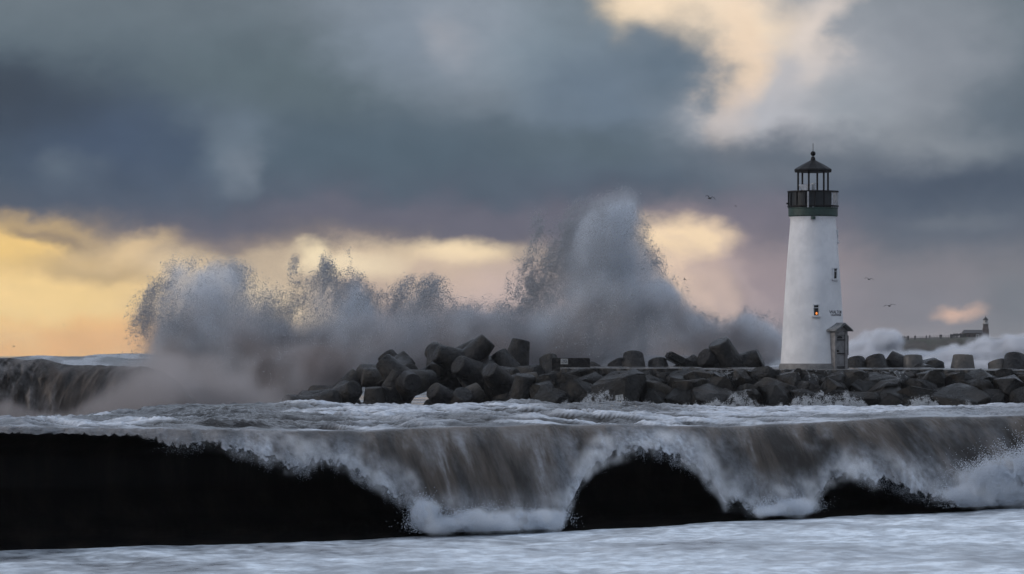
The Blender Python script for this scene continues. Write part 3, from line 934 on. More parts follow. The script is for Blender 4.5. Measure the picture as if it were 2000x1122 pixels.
    lathe(bm, [(m(31), zz(337.5)), (m(36.5), zz(337)), (m(37.6), zz(332.5)), (m(36.6), zz(330.6)), (m(20), zz(321)), (m(5), zz(313.5)), (m(4.2), zz(309)), (m(2.6), zz(306))], 12, phase=R(10))
    rf = bm_obj('lantern_roof', bm, M_BLACK, root)
    bm = bmesh.new(); bmesh.ops.create_uvsphere(bm, u_segments=16, v_segments=10, radius=m(5)); bmesh.ops.translate(bm, verts=bm.verts[:], vec=(0, 0, zz(300.5)))
    bm_obj('finial_ball', bm, M_BLACK, rf, True)
    bm = bmesh.new(); tube(bm, (0, 0, zz(297)), (0, 0, zz(280)), .016, 6); bm_obj('lightning_rod', bm, M_BLACK, rf)
    # equipment inside the lantern
    bm = bmesh.new()
    vs_ = [bm.verts.new(p) for p in ((-.40, -.2, -.04), (.36, -.2, .02), (.20, -.2, -.34), (-.16, -.2, -.36), (-.40, .2, -.04), (.36, .2, .02), (.20, .2, -.34), (-.16, .2, -.36))]
    for f in ((0, 1, 2, 3), (7, 6, 5, 4), (0, 4, 5, 1), (1, 5, 6, 2), (2, 6, 7, 3), (3, 7, 4, 0)): bm.faces.new([vs_[i] for i in f])
    for z_ in (-.15, .1): tube(bm, (z_, 0, -.36), (z_, 0, -.9), .03, 6)
    bmesh.ops.translate(bm, verts=bm.verts[:], vec=(-m(15.5), -.2, zz(360.5)))
    bm_obj('fog_signal', bm, M_LAMPW, root)
    bm = bmesh.new(); lathe(bm, [(.10, -1.2), (.10, .0), (.13, .0), (.13, .06), (.09, .07), (.09, .26), (.13, .27), (.11, .36)], 16, centre=(m(1), -.1, zz(370.5)))
    auto_smooth(bm_obj('beacon_lamp', bm, M_LAMPW, root, True))
    # windows
    def window(y0, y1, w, ang, lit=False):
        r_ = rad((y0 + y1) / 2)
        hgt = (y1 - y0) / PXM
        tilt = math.atan2(m(63.5 - 45), zz(428) - zz(711))
        Mx = Matrix.Translation((0, 0, zz((y0 + y1) / 2))) @ Matrix.Rotation(R(ang), 4, 'Z') @ Matrix.Translation((0, -r_, 0)) @ Matrix.Rotation(tilt * .5, 4, 'X')
        e = bpy.data.objects.new('window', None); link(e, root); e.matrix_local = Mx; e.empty_display_size = .2
        bm = bmesh.new()
        t = .06
        box(bm, -w / 2 - t, -w / 2, -.07, .25, -hgt / 2, hgt / 2); box(bm, w / 2, w / 2 + t, -.07, .25, -hgt / 2, hgt / 2)
        box(bm, -w / 2 - t, w / 2 + t, -.075, .25, hgt / 2, hgt / 2 + t); box(bm, -w / 2, w / 2, -.05, .25, hgt * .22, .03 + hgt * .22)
        bm_obj('window_frame', bm, M_LAMPW, e)
        bm = bmesh.new(); box(bm, -w / 2 - .14, w / 2 + .14, -.15, .2, -hgt / 2 - .08, -hgt / 2)
        box(bm, -w / 2 - .10, w / 2 + .10, -.11, .2, -hgt / 2 - .13, -hgt / 2 - .082)
        bm_obj('sill', bm, M_WHITE, e)
        bm = bmesh.new(); box(bm, -w / 2, w / 2, -.035, .06, -hgt / 2 + .001, hgt / 2 - .001); bm_obj('pane', bm, M_PANE, e)
        if lit:
            bm = bmesh.new(); bmesh.ops.create_icosphere(bm, subdivisions=2, radius=.06)
            for v in bm.verts: v.co.z *= 1.3
            bmesh.ops.translate(bm, verts=bm.verts[:], vec=(.02, -.04, -hgt * .30)); bm_obj('lit_bulb', bm, M_GLOW, e, True)
    window(597, 617, .26, 2, True)
    window(526, 545, .26, 49)
    window(451, 472, .26, 86)
    # lettering, bent round the tower above the porch
    def lettering(text, size, yc, ang):
        cu = bpy.data.curves.new('letters', 'FONT'); cu.body = text; cu.size = size; cu.align_x = 'CENTER'; cu.align_y = 'CENTER'; cu.extrude = .008; cu.resolution_u = 2
        tmp = bpy.data.objects.new('letters_tmp', cu); C.objects.link(tmp)
        me = bpy.data.meshes.new_from_object(tmp.evaluated_get(bpy.context.evaluated_depsgraph_get()))
        bpy.data.objects.remove(tmp)
        r_ = rad(yc)
        for v in me.vertices:
            x, y, z = v.co
            yy = yc - y * PXM
            rr_ = rad(yy) + .006 + z
            a = R(ang) + x / r_
            v.co = (rr_ * math.sin(a), -rr_ * math.cos(a), zz(yy))
        me.materials.clear()
        return mesh_obj('lettering', me, M_LETTER, tower)
    lettering('WALTON', .27, 610.5, 49)
    lettering('LIGHTHOUSE', .165, 616.2, 49)
    # porch with gabled hood
    Mp = Matrix.Rotation(R(48), 4, 'Z')
    e = bpy.data.objects.new('porch', None); link(e, root); e.matrix_local = Mp
    rf_ = 2.06
    w, top = .58, zz(648)
    bm = bmesh.new()
    box(bm, -w, -w + .16, -rf_, -1.2, -.1, top); box(bm, w - .22, w, -rf_ - .03, -1.2, -.1, top); box(bm, -w + .16, w - .22, -rf_, -1.2, zz(655), top)
    box(bm, -w + .16, w - .22, -rf_ + .1, -1.2, -.1, zz(655) - .004)
    bm_obj('porch_wall', bm, M_PORCH, e)
    bm = bmesh.new()
    pk, ev = zz(630.5), zz(645)
    ov = .22
    sec = [(-w - ov, ev), (0, pk), (w + ov, ev), (w + ov, ev - .10), (0, pk - .14), (-w - ov, ev - .10)]
    f_ = [bm.verts.new((x, -rf_ - .30, z)) for x, z in sec]; b_ = [bm.verts.new((x, -1.1, z)) for x, z in sec]
    for i in range(6): bm.faces.new((f_[i], f_[(i + 1) % 6], b_[(i + 1) % 6], b_[i]))
    bm.faces.new((f_[0], f_[1], f_[4], f_[5])); bm.faces.new((f_[1], f_[2], f_[3], f_[4]))
    bm.faces.new((b_[5], b_[4], b_[1], b_[0])); bm.faces.new((b_[4], b_[3], b_[2], b_[1]))
    bmesh.ops.bevel(bm, geom=bm.edges[:], offset=.03, segments=2, affect='EDGES')
    bm_obj('porch_roof', bm, M_PROOF, e)
    bm = bmesh.new()
    g0 = [bm.verts.new((x, -rf_ + .02, z)) for x, z in ((-w, ev - .06), (w, ev - .06), (0, pk - .12))]; g1 = [bm.verts.new((x, -1.3, z)) for x, z in ((-w, ev - .06), (w, ev - .06), (0, pk - .12))]
    bm.faces.new(g0); bm.faces.new(g1[::-1])
    for i in range(3): bm.faces.new((g0[i], g0[(i + 1) % 3], g1[(i + 1) % 3], g1[i]))
    bm_obj('gable', bm, M_PORCH, e)
    dx0, dx1 = -w + .18, w - .24
    bm = bmesh.new(); box(bm, dx0, dx1, -rf_ + .04, -rf_ + .09, .02, zz(656)); door = bm_obj('door', bm, M_DOOR, e)
    for y in (664.5, 691, 717):
        bm = bmesh.new(); box(bm, dx0 + .05, dx1, -rf_ + .015, -rf_ + .038, zz(y + 1), zz(y - 1)); bm_obj('hinge_strap', bm, M_BLACK, door)
    bm = bmesh.new(); n = 12
    arc = [bm.verts.new((dx0 + .30 + .24 * math.cos(math.pi * i / n), -rf_ + .03, zz(661.5) + .14 * math.sin(math.pi * i / n))) for i in range(n + 1)]
    bm.faces.new(arc); r = bmesh.ops.extrude_face_region(bm, geom=bm.faces[:]); bmesh.ops.translate(bm, verts=[v for v in r['geom'] if isinstance(v, bmesh.types.BMVert)], vec=(0, -.02, 0))
    bm_obj('fanlight', bm, M_BLACK, door)
    bm = bmesh.new(); lathe(bm, [(.045, 0), (.06, .03), (.05, .08)], 10)
    bmesh.ops.rotate(bm, verts=bm.verts[:], cent=(0, 0, 0), matrix=Matrix.Rotation(R(90), 3, 'X')); bmesh.ops.translate(bm, verts=bm.verts[:], vec=(dx0 + .09, -rf_ + .04, zz(686))); bm_obj('handle', bm, M_BLACK, door)
    bm = bmesh.new(); box(bm, w + .06, w + .11, -2.02, -1.62, zz(694), zz(656)); box(bm, w, w + .06, -1.9, -1.85, zz(690), zz(688)); box(bm, w, w + .06, -1.9, -1.85, zz(662), zz(660))
    sp = bm_obj('notice_board', bm, M_LAMPW, e)
    bm = bmesh.new(); box(bm, w + .05, w + .12, -2.06, -2.022, zz(694.5), zz(655.5)); bm_obj('board_edge', bm, M_BLACK, sp)
build_lighthouse()

# ------------------------------------------------------------------ tetrapods
def leg_mesh():
    bm = bmesh.new()
    lathe(bm, [(.86, .0), (.80, .45), (.66, 1.25), (.555, 1.86), (.535, 1.93), (.49, 1.965), (.40, 1.975)], 28)
    for v in bm.verts:
        n = fbm(np.float32(v.co.x * 1.3), np.float32(v.co.y * 1.3), np.float32(v.co.z * 1.3), 3, 121)
        v.co.x *= 1 + .05 * (float(n) - .5); v.co.y *= 1 + .05 * (float(n) - .5)
    me = bpy.data.meshes.new('leg'); bmesh.ops.recalc_face_normals(bm, faces=bm.faces[:]); bm.to_mesh(me); bm.free()
    return me
def hub_mesh():
    bm = bmesh.new(); bmesh.ops.create_icosphere(bm, subdivisions=3, radius=.89)
    me = bpy.data.meshes.new('hub'); bm.to_mesh(me); bm.free()
    return me
LEG, HUB = {}, {}
for key, mt in (('d', M_CONC), ('p', M_CONC2)):
    a, b = leg_mesh(), hub_mesh()
    a.materials.append(mt); b.materials.append(mt)
    for me in (a, b):
        me.polygons.foreach_set('use_smooth', [True] * len(me.polygons))
    bm = bmesh.new(); bm.from_mesh(a)
    for e in bm.edges:
        if len(e.link_faces) == 2 and e.calc_face_angle(0) > R(40): e.smooth = False
    bm.to_mesh(a); bm.free()
    LEG[key], HUB[key] = a, b
TET = [Vector((0, 0, 1))] + [Vector((math.sqrt(8) / 3 * math.cos(k), math.sqrt(8) / 3 * math.sin(k), -1 / 3)) for k in (0, 2 * math.pi / 3, 4 * math.pi / 3)]
def tetrapod(tip, d, axis, roll, label, s=1.0, key='d'):
    """tip: picture position of the end of one leg; axis: where that leg points (right, up, away)"""
    a = Vector((axis[0], axis[2], axis[1])).normalized()
    q_ = a.to_track_quat('Z', 'Y') @ Euler((0, 0, R(roll))).to_quaternion()
    c = P(tip[0], tip[1], d) - a * 1.97 * s
    root = empty('tetrapod', c)
    root.rotation_mode = 'QUATERNION'; root.rotation_quaternion = q_; root.scale = (s, s, s)
    tag(root, label, 'tetrapod', 'concrete tetrapods armouring the jetty')
    o = link(bpy.data.objects.new('hub', HUB[key]), root)
    for v in TET:
        l = link(bpy.data.objects.new('leg', LEG[key]), root)
        l.rotation_mode = 'QUATERNION'; l.rotation_quaternion = v.to_track_quat('Z', 'Y')
    return root
pile = [
    ((1018, 664), 254, (.22, 1, .05), 20, 'tetrapod with one leg standing tallest at the top of the pile', 1.0),
    ((936, 677), 253, (.85, .62, -.25), 60, 'tetrapod with a stout leg tilted up and right at the pile summit', 1.05),
    ((852, 680), 254, (-.1, .9, .5), 10, 'tetrapod showing a round leg end on the pile crest', .95),
    ((851, 690), 251, (-.9, .35, -.3), 75, 'tetrapod with a leg lying down to the right below the round end', 1.0),
    ((893, 712), 249, (-.75, .45, -.55), 15, 'tetrapod with a thick leg pointing up left in the middle of the pile', 1.1),
    ((800, 698), 252, (.75, .7, .1), 40, 'tetrapod with a leg tilted up and right on the left shoulder of the pile', 1.0),
    ((752, 692), 256, (-.55, .8, .2), 30, 'tetrapod half lost in mist behind the left shoulder', 1.0),
    ((707, 737), 250, (-1, .12, -.15), 20, 'tetrapod with a blunt leg pointing left at mid height', 1.0),
    ((702, 731), 253, (.62, .8, .1), 50, 'tetrapod with a slanting leg near the left foot of the pile', 1.0),
    ((594, 782), 248, (-1, .1, -.2), 30, 'tetrapod lying lowest at the left foot of the pile', 1.0),
    ((668, 752), 256, (-.3, .9, .1), 0, 'tetrapod dim behind the left foot of the pile', .95),
    ((782, 727), 247, (.35, .85, -.2), 55, 'tetrapod with a wet glinting leg leaning right', .95),
    ((806, 748), 245.5, (.25, .05, -1), 10, 'tetrapod pointing a round leg end straight out of the pile', 1.0),
    ((731, 757), 246.5, (-.05, 1, -.1), 25, 'tetrapod with a short upright leg by the waterline', 1.0),
    ((955, 722), 247, (-.5, .6, -.55), 45, 'tetrapod with a flat tilted leg end facing up left', 1.0),
    ((972, 690), 252, (-.5, .8, .2), 70, 'tetrapod with a rounded shoulder beside the tallest leg', 1.0),
    ((1026, 733), 245, (.12, .95, -.18), 35, 'tetrapod with a big upright leg at the right of the pile', 1.1),
    ((1060, 758), 246, (.5, .75, -.3), 10, 'tetrapod wedged between pile and boulders', .95),
    ((905, 770), 244.5, (.2, .6, -.7), 25, 'tetrapod low in the middle of the pile above the water', 1.0),
    ((845, 762), 245, (-.6, .5, -.5), 65, 'tetrapod low in the pile beside the round leg end', .95),
    ((660, 774), 246, (.8, .4, -.3), 35, 'tetrapod with a leg almost flat at the waterline', .95),
    ((1070, 698), 252, (-.2, .8, .4), 10, 'tetrapod with round end behind the numbered block', 1.0),
]
rowb = [
    ((1168, 715), 255.5, (.5, .8, .2), 10, 'tetrapod just showing past the numbered block', .95, 'd'),
    ((1200, 706), 255.5, (-.45, .85, .2), 50, 'tetrapod low beside the upright domed one', .95, 'd'),
    ((1237, 691), 255.5, (.02, .93, .36), 10, 'tetrapod with one upright domed leg behind the deck', 1.1, 'd'),
    ((1283, 703), 255.5, (-.15, .9, .3), 30, 'tetrapod with a humped leg left of the slanting beam', 1.0, 'd'),
    ((1366, 705), 255.8, (.7, .6, .1), 20, 'tetrapod with a low leg left of the big tilted leg', 1.0, 'd'),
    ((1403, 668), 255.0, (-.40, .90, -.25), 0, 'tetrapod with a big square leg tilted up left', 1.22, 'd'),
    ((1486, 699), 255.5, (.85, .42, -.2), 15, 'tetrapod with a leg reaching right towards the lighthouse', 1.1, 'd'),
    ((1671, 701), 255.5, (-.1, .85, .35), 20, 'tetrapod with a dark dome right of the porch', 1.0, 'd'),
    ((1708, 697), 255.2, (-.18, .85, .3), 65, 'tetrapod with a pointed hump second right of the porch', 1.05, 'd'),
    ((1733, 699), 256, (-.8, .55, .1), 20, 'tetrapod with a leg slanting down right behind the deck', 1.0, 'd'),
    ((1783, 694), 255.5, (0, 1, .1), 40, 'tetrapod with an upright tapered leg of wet dark concrete', 1.0, 'p'),
    ((1826, 707), 255.5, (.05, .95, .25), 0, 'tetrapod with a low rounded leg between two upright ones', 1.0, 'd'),
    ((1881, 693), 255.5, (.03, 1, .05), 15, 'tetrapod with a pale upright tapered leg', 1.1, 'p'),
    ((1945, 705), 255.5, (-.25, .95, .2), 30, 'tetrapod with a pale stub leg near the picture edge', .95, 'p'),
    ((1983, 694), 255.2, (.1, .9, .35), 55, 'tetrapod with a dark dome at the right picture edge', 1.15, 'd'),
    ((2040, 700), 255.5, (.4, .9, .1), 10, 'tetrapod partly outside the right picture edge', 1.1, 'd'),
]
for tip, d, ax, roll, lab, s in pile: tetrapod(tip, d, ax, roll, lab, s)
for tip, d, ax, roll, lab, s, k in rowb: tetrapod(tip, d, ax, roll, lab, s, k)

# slanting concrete beam behind the deck
bm = bmesh.new()
a, b = P(1303, 693, 255), P(1352, 718, 255.4)
qb = (b - a).to_track_quat('Z', 'Y')
box(bm, -.42, .42, -.26, .26, 0, (b - a).length)
bmesh.ops.bevel(bm, geom=bm.edges[:], offset=.12, segments=3, affect='EDGES')
o = bm_obj('fallen_pile', bm, M_CONC); o.location = a; o.rotation_mode = 'QUATERNION'; o.rotation_quaternion = qb
tag(o, 'narrow concrete beam slanting down behind the deck', 'beam')

# numbered block and plates
def number_plate(text, parent, M, w, h, size, label=None):
    bm = bmesh.new(); box(bm, -w / 2, w / 2, -.02, .01, -h / 2, h / 2)
    pl = bm_obj('number_plate', bm, M_PLATE, parent); pl.matrix_local = M
    cu = bpy.data.curves.new('digits', 'FONT'); cu.body = text; cu.size = size; cu.align_x = 'CENTER'; cu.align_y = 'CENTER'; cu.extrude = .006
    tmp = bpy.data.objects.new('digits_tmp', cu); C.objects.link(tmp)
    me = bpy.data.meshes.new_from_object(tmp.evaluated_get(bpy.context.evaluated_depsgraph_get())); bpy.data.objects.remove(tmp)
    me.transform(Matrix.Translation((0, -.03, 0)) @ Matrix.Rotation(R(90), 4, 'X'))
    me.materials.clear()
    mesh_obj('digits', me, M_LETTER, pl)
    return pl
bx0, bx1 = PX(1078, 247.5), PX(1152.5, 247.5)
blk = empty('concrete_block', ((bx0 + bx1) / 2, 248.6, PZ(722, 247.5)))
tag(blk, 'long dark concrete block with a number plate near the pile', 'block')
bm = bmesh.new(); hw = (bx1 - bx0) / 2
box(bm, -hw, hw, -1.1, 1.1, -.5, PZ(699.7, 247.5) - PZ(722, 247.5)); bmesh.ops.bevel(bm, geom=bm.edges[:], offset=.04, segments=2, affect='EDGES')
bm_obj('block_body', bm, M_CONC, blk)
number_plate('20', blk, Matrix.Translation((PX(1102, 247.5) - (bx0 + bx1) / 2, -1.11, PZ(706.5, 247.5) - PZ(722, 247.5))), .42, .31, .30)

# ------------------------------------------------------------------ boulders
def boulder_mesh(seed):
    r = np.random.default_rng(seed)
    bm = bmesh.new()
    pts = r.normal(0, 1, (17, 3)); pts /= np.linalg.norm(pts, axis=1, keepdims=True)
    pts = np.sign(pts) * np.abs(pts) ** .72
    for p in pts: bm.verts.new(p)
    g = bmesh.ops.convex_hull(bm, input=bm.verts[:])
    bmesh.ops.delete(bm, geom=[v for v in bm.verts if not v.link_faces], context='VERTS')
    bmesh.ops.bevel(bm, geom=bm.edges[:], offset=.055, segments=2, affect='EDGES', clamp_overlap=True)
    bmesh.ops.triangulate(bm, faces=bm.faces[:])
    bmesh.ops.subdivide_edges(bm, edges=bm.edges[:], cuts=1, use_grid_fill=True)
    co = np.array([v.co for v in bm.verts])
    n = fbm(co[:, 0] * 1.6, co[:, 1] * 1.6, co[:, 2] * 1.6 + seed, 4, seed) - .5
    n2 = fbm(co[:, 0] * 5, co[:, 1] * 5, co[:, 2] * 5 + seed, 3, seed + 9) - .5
    for v, a, b in zip(bm.verts, n, n2): v.co *= 1 + .30 * float(a) + .05 * float(b)
    bmesh.ops.recalc_face_normals(bm, faces=bm.faces[:])
    me = bpy.data.meshes.new('boulder'); bm.to_mesh(me); bm.free()
    me.materials.append(M_ROCK)
    me.polygons.foreach_set('use_smooth', [True] * len(me.polygons))
    bm = bmesh.new(); bm.from_mesh(me)
    for e in bm.edges:
        if len(e.link_faces) == 2 and e.calc_face_angle(0) > R(32): e.smooth = False
    bm.to_mesh(me); bm.free()
    return me
BOULD = [boulder_mesh(200 + i) for i in range(14)]
ORD = 'first second third fourth fifth sixth seventh eighth ninth tenth eleventh twelfth thirteenth fourteenth fifteenth sixteenth seventeenth eighteenth nineteenth twentieth twenty-first twenty-second twenty-third twenty-fourth twenty-fifth'.split()
def boulder(x, y, d, sx_, sz_, rr, label):
    o = link(bpy.data.objects.new('boulder', rr.choice(BOULD)))
    o.location = P(x, y, d)
    o.scale = (sx_, sx_ * rr.uniform(.75, 1.0), sz_)
    o.rotation_euler = (rr.uniform(-.35, .35), rr.uniform(-.35, .35), rr.uniform(0, 6.28))
    tag(o, label, 'boulder', 'boulders on the slope of the jetty')
    return o
rr = random.Random(21)
rows = [('top row just under the deck edge', 741, 246.0, 43, (.60, 1.1), (.40, .60), 1085),
        ('second row below the deck', 752, 245.0, 48, (.75, 1.4), (.50, .85), 1068),
        ('third row below the deck', 768, 243.6, 54, (.85, 1.65), (.60, 1.0), 1060),
        ('lowest row at the waterline', 786, 242.2, 62, (.95, 1.8), (.65, 1.1), 1078)]
for rname, y, d, step, rx, rz, x in rows:
    k = 0
    while x < 2040:
        s = rr.uniform(*rx)
        big = 'broad' if s > (rx[0] + rx[1]) / 2 else 'smaller'
        side = 'left of' if x < 1588 else 'right of'
        boulder(x, y + rr.uniform(-5, 5), d + rr.uniform(-.4, .4), s, rr.uniform(*rz), rr, f'{big} dark boulder, {ORD[k]} from the left in the {rname}')
        k += 1
        x += step * rr.uniform(.72, 1.28)
pb = boulder(1207, 771, 242.2, 1.9, 1.15, rr, 'big flat boulder carrying a broken white number plate near the water')
# a plate needs a flat stone: tilt it like the stone and let one corner be hidden
pl = number_plate('21', None, Matrix.Translation(P(1210, 777, 240.2)) @ Matrix.Rotation(R(-8), 4, 'Y') @ Matrix.Rotation(R(-14), 4, 'X'), .42, .30, .26)
tag(pl, 'broken white number plate on a boulder above the waterline', 'plate')

# ------------------------------------------------------------------ far headland with brick lighthouse
DH = 1700.0
def build_headland():
    xs = np.linspace(1735, 2700, 260)
    ytop = np.interp(xs, [1735, 1752, 1758, 1790, 1850, 1890, 1945, 2700], [690, 676, 666, 664, 661.5, 659, 661, 664]) + .8 * (fbm(xs / 9, 0 * xs, 0, 3, 131) - .5)
    zt = PZ(ytop, DH)
    prof = [(-60, -2, 0), (-24, 0, .02), (-14, 0, .25), (-10, 0, .55), (-4, 0, .92), (0, 0, 1), (60, 0, 1.02), (200, 0, 1.05)]
    pos = np.zeros((len(prof), len(xs), 3))
    for i, (dd, zo, k) in enumerate(prof):
        pos[i, :, 0] = PX(xs, DH); pos[i, :, 1] = DH + dd + (4 * (fbm(xs / 14, i * 2.2 + 0 * xs, 0, 4, 133) - .5) if i in (2, 3, 4) else 0)
        pos[i, :, 2] = zo + zt * k + (1.5 * (fbm(xs / 7, i * 3.1 + 0 * xs, 0, 3, 135) - .5) if i in (2, 3) else 0)
    pos[:, 0, 2] = -2
    me = grid_mesh('headland', pos, {}); me.flip_normals()
    tag(mesh_obj('headland', me, M_CLIFF), 'dark low headland cliff across the water', kind='structure')
    def ground(x): return PZ(np.interp(x, [1752, 1758, 1790, 1850, 1890, 1945, 2700], [672, 665.5, 664, 661.5, 659, 661, 664]), DH)
    q_ = FPX / DH
    # brick lighthouse
    root = empty('brick_lighthouse', (PX(1915, DH), DH + 12, ground(1915) - .4))
    tag(root, 'small distant brick lighthouse hall with square tower on the headland', 'lighthouse')
    m = lambda p: p / q_
    bm = bmesh.new(); box(bm, m(-28), m(9), -4, 4, -1, m(11.5)); bm_obj('hall_wall', bm, M_BRICK, root)
    bm = bmesh.new()
    f = [bm.verts.new((x, y, z)) for x, y, z in ((m(-30), -4.6, m(11)), (m(9.5), -4.6, m(11)), (m(9.5), 0, m(17.5)), (m(-26), 0, m(17.5)), (m(-30), 4.6, m(11)), (m(9.5), 4.6, m(11)))]
    for g in ((0, 1, 2, 3), (3, 2, 5, 4), (0, 3, 4), (1, 5, 2), (0, 4, 5, 1)): bm.faces.new([f[i] for i in g])
    bm_obj('hall_roof', bm, M_SLATE, root)
    bm = bmesh.new(); lathe(bm, [(m(8.8), -1), (m(8.4), m(15)), (m(8.2), m(19)), (m(7.0), m(22)), (m(6.2), m(29))], 4, phase=R(45), centre=(m(16), -1, 0))
    bm_obj('tower', bm, M_BRICK, root)
    bm = bmesh.new(); lathe(bm, [(m(6.0), m(28.4)), (m(7.6), m(29.2)), (m(7.6), m(30)), (m(5.2), m(30.2))], 12, centre=(m(16), -1, 0)); bm_obj('gallery', bm, M_FARWHITE, root)
    bm = bmesh.new(); lathe(bm, [(m(4.4), m(30)), (m(4.4), m(37))], 10, centre=(m(16), -1, 0)); lan = bm_obj('lantern', bm, M_FARWHITE, root)
    bm = bmesh.new(); box(bm, m(15), m(17), -1 - m(4.6), -1 - m(4.2), m(33), m(35.5)); bm_obj('lantern_window', bm, M_BLACK, lan)
    bm = bmesh.new(); lathe(bm, [(m(5.6), m(36.6)), (m(5.4), m(37.6)), (m(2.4), m(41)), (m(.5), m(43)), (m(.25), m(46))], 10, centre=(m(16), -1, 0)); bm_obj('lantern_roof', bm, M_SLATE, root)
    for x in (-2.5, 0, 2.5):
        pass
    for k, x in enumerate((-18, -8)):
        bm = bmesh.new(); box(bm, m(x - 1.1), m(x + 1.1), -4.2, -3.9, m(3), m(8)); w_ = bm_obj('window', bm, M_BLACK, root)
        bm = bmesh.new(); box(bm, m(x - 1.6), m(x + 1.6), -4.15, -3.95, m(2.3), m(3) - .01); bm_obj('sill', bm, M_FARWHITE, w_)
    bm = bmesh.new(); box(bm, m(-4.2), m(1.0), -4.15, -3.9, 0, m(9)); fr = bm_obj('door_surround', bm, M_FARWHITE, root)
    bm = bmesh.new(); box(bm, m(-3.0), m(-.2), -4.3, -4.16, 0, m(7.6)); bm_obj('door', bm, M_SLATE, fr)
    # bush
    bm = bmesh.new()
    r3 = random.Random(3)
    for k in range(220):
        a = Vector((r3.gauss(0, 1), r3.gauss(0, 1), abs(r3.gauss(0, 1)))).normalized() * r3.uniform(.5, 1.0)
        c = Vector((a.x * m(5.2), a.y * 2, a.z * m(8.5)))
        s = r3.uniform(.16, .42)
        v3 = [bm.verts.new(c + Vector((r3.uniform(-1, 1), r3.uniform(-1, 1), r3.uniform(-1, 1))) * s * 1.3) for _ in range(4)]
        for t_ in ((0, 1, 2), (0, 2, 3), (0, 3, 1), (1, 3, 2)): bm.faces.new([v3[i] for i in t_])
    bush = empty('bush', (PX(1885, DH), DH + 6, ground(1885) - .2)); tag(bush, 'dark bush against the end of the distant hall', 'bush')
    bm_obj('foliage', bm, M_LEAF, bush)
    bm = bmesh.new(); tube(bm, (0, 0, -.3), (.1, 0, m(6)), .12, 6); bm_obj('stem', bm, M_LEAF, bush)
    # fence
    fr = empty('fence', (PX(1825, DH), DH + 1, 0)); tag(fr, 'thin railing along the distant clifftop', 'fence')
    fx = np.linspace(1772, 1862, 31)
    for x in fx:
        bm = bmesh.new(); g = ground(x); tube(bm, (PX(x, DH) - fr.location.x, 0, g - .3), (PX(x, DH) - fr.location.x, 0, g + 1.25), .05, 5); bm_obj('post', bm, M_SLATE, fr)
    for hh in (.65, 1.2):
        bm = bmesh.new()
        for x0, x1 in zip(fx, fx[1:]): tube(bm, (PX(x0, DH) - fr.location.x, 0, ground(x0) + hh), (PX(x1, DH) - fr.location.x, 0, ground(x1) + hh), .035, 4)
        bm_obj('rail', bm, M_SLATE, fr)
    # people on the clifftop
    def body(seed):
        r4 = random.Random(seed)
        k = r4.uniform(-.06, .06)
        J = [((0, 0, .92), .15), ((k, 0, 1.18), .15), ((k, 0, 1.42), .16), ((k, 0, 1.53), .065), ((k * 1.4, -.02, 1.63), .10), ((k * 1.4, -.02, 1.73), .085),
             ((.12, 0, .86), .10), ((.13 + k, -.02, .48), .075), ((.14 + k, 0, .05), .05), ((.15 + k, -.12, .03), .04),
             ((-.12, 0, .86), .10), ((-.13 - k, .02, .48), .075), ((-.14, .02, .05), .05), ((-.15, -.10, .03), .04),
             ((.21, 0, 1.40), .07), ((.27, .03, 1.13), .055), ((.22, -.12, .92), .045), ((-.21, 0, 1.40), .07), ((-.28, .02, 1.13), .055), ((-.2, -.16, 1.0), .045)]
        E = [(0, 1), (1, 2), (2, 3), (3, 4), (4, 5), (0, 6), (6, 7), (7, 8), (8, 9), (0, 10), (10, 11), (11, 12), (12, 13), (2, 14), (14, 15), (15, 16), (2, 17), (17, 18), (18, 19)]
        me = bpy.data.meshes.new('person'); me.from_pydata([p for p, _ in J], E, [])
        o = bpy.data.objects.new('person_tmp', me); C.objects.link(o)
        o.modifiers.new('skin', 'SKIN')
        for i, (_, r_) in enumerate(J): me.skin_vertices[0].data[i].radius = (r_, r_)
        me.skin_vertices[0].data[0].use_root = True
        o.modifiers.new('sub', 'SUBSURF').levels = 1
        out = bpy.data.meshes.new_from_object(o.evaluated_get(bpy.context.evaluated_depsgraph_get()))
        bpy.data.objects.remove(o); out.name = 'person'
        out.materials.clear(); out.materials.append(M_CLOTH)
        return out
    PB = [body(s) for s in (1, 2, 3)]
    spots = [1757, 1759.5, 1763.5, 1766.5, 1769.6, 1773, 1774.6, 1786.5, 1787.8, 1809.5, 1815.8, 1836, 1838.5]
    crowd = list(np.linspace(1856, 1880, 15))
    r5 = random.Random(9)
    for i, x in enumerate(spots):
        o = link(bpy.data.objects.new('person', r5.choice(PB))); o.location = (PX(x, DH), DH + .2 + r5.uniform(-.5, .2), ground(x) - .02)
        o.scale = (1.05, 1.05, r5.uniform(.95, 1.1)); o.rotation_euler.z = r5.uniform(-1, 1)
        tag(o, f'person in dark clothes standing by the clifftop railing, {ORD[i]} from the left', 'person', 'onlookers along the clifftop railing')
    for i, x in enumerate(crowd):
        x += r5.uniform(-.5, .5)
        o = link(bpy.data.objects.new('person', r5.choice(PB))); o.location = (PX(x, DH), DH + r5.uniform(-.8, 1.5), ground(x) - .02)
        o.scale = (1.1, 1.1, r5.uniform(.95, 1.15)); o.rotation_euler.z = r5.uniform(-1, 1)
        tag(o, f'person in the close crowd beside the distant hall, {ORD[i]} from the left', 'person', 'crowd beside the distant hall')
build_headland()

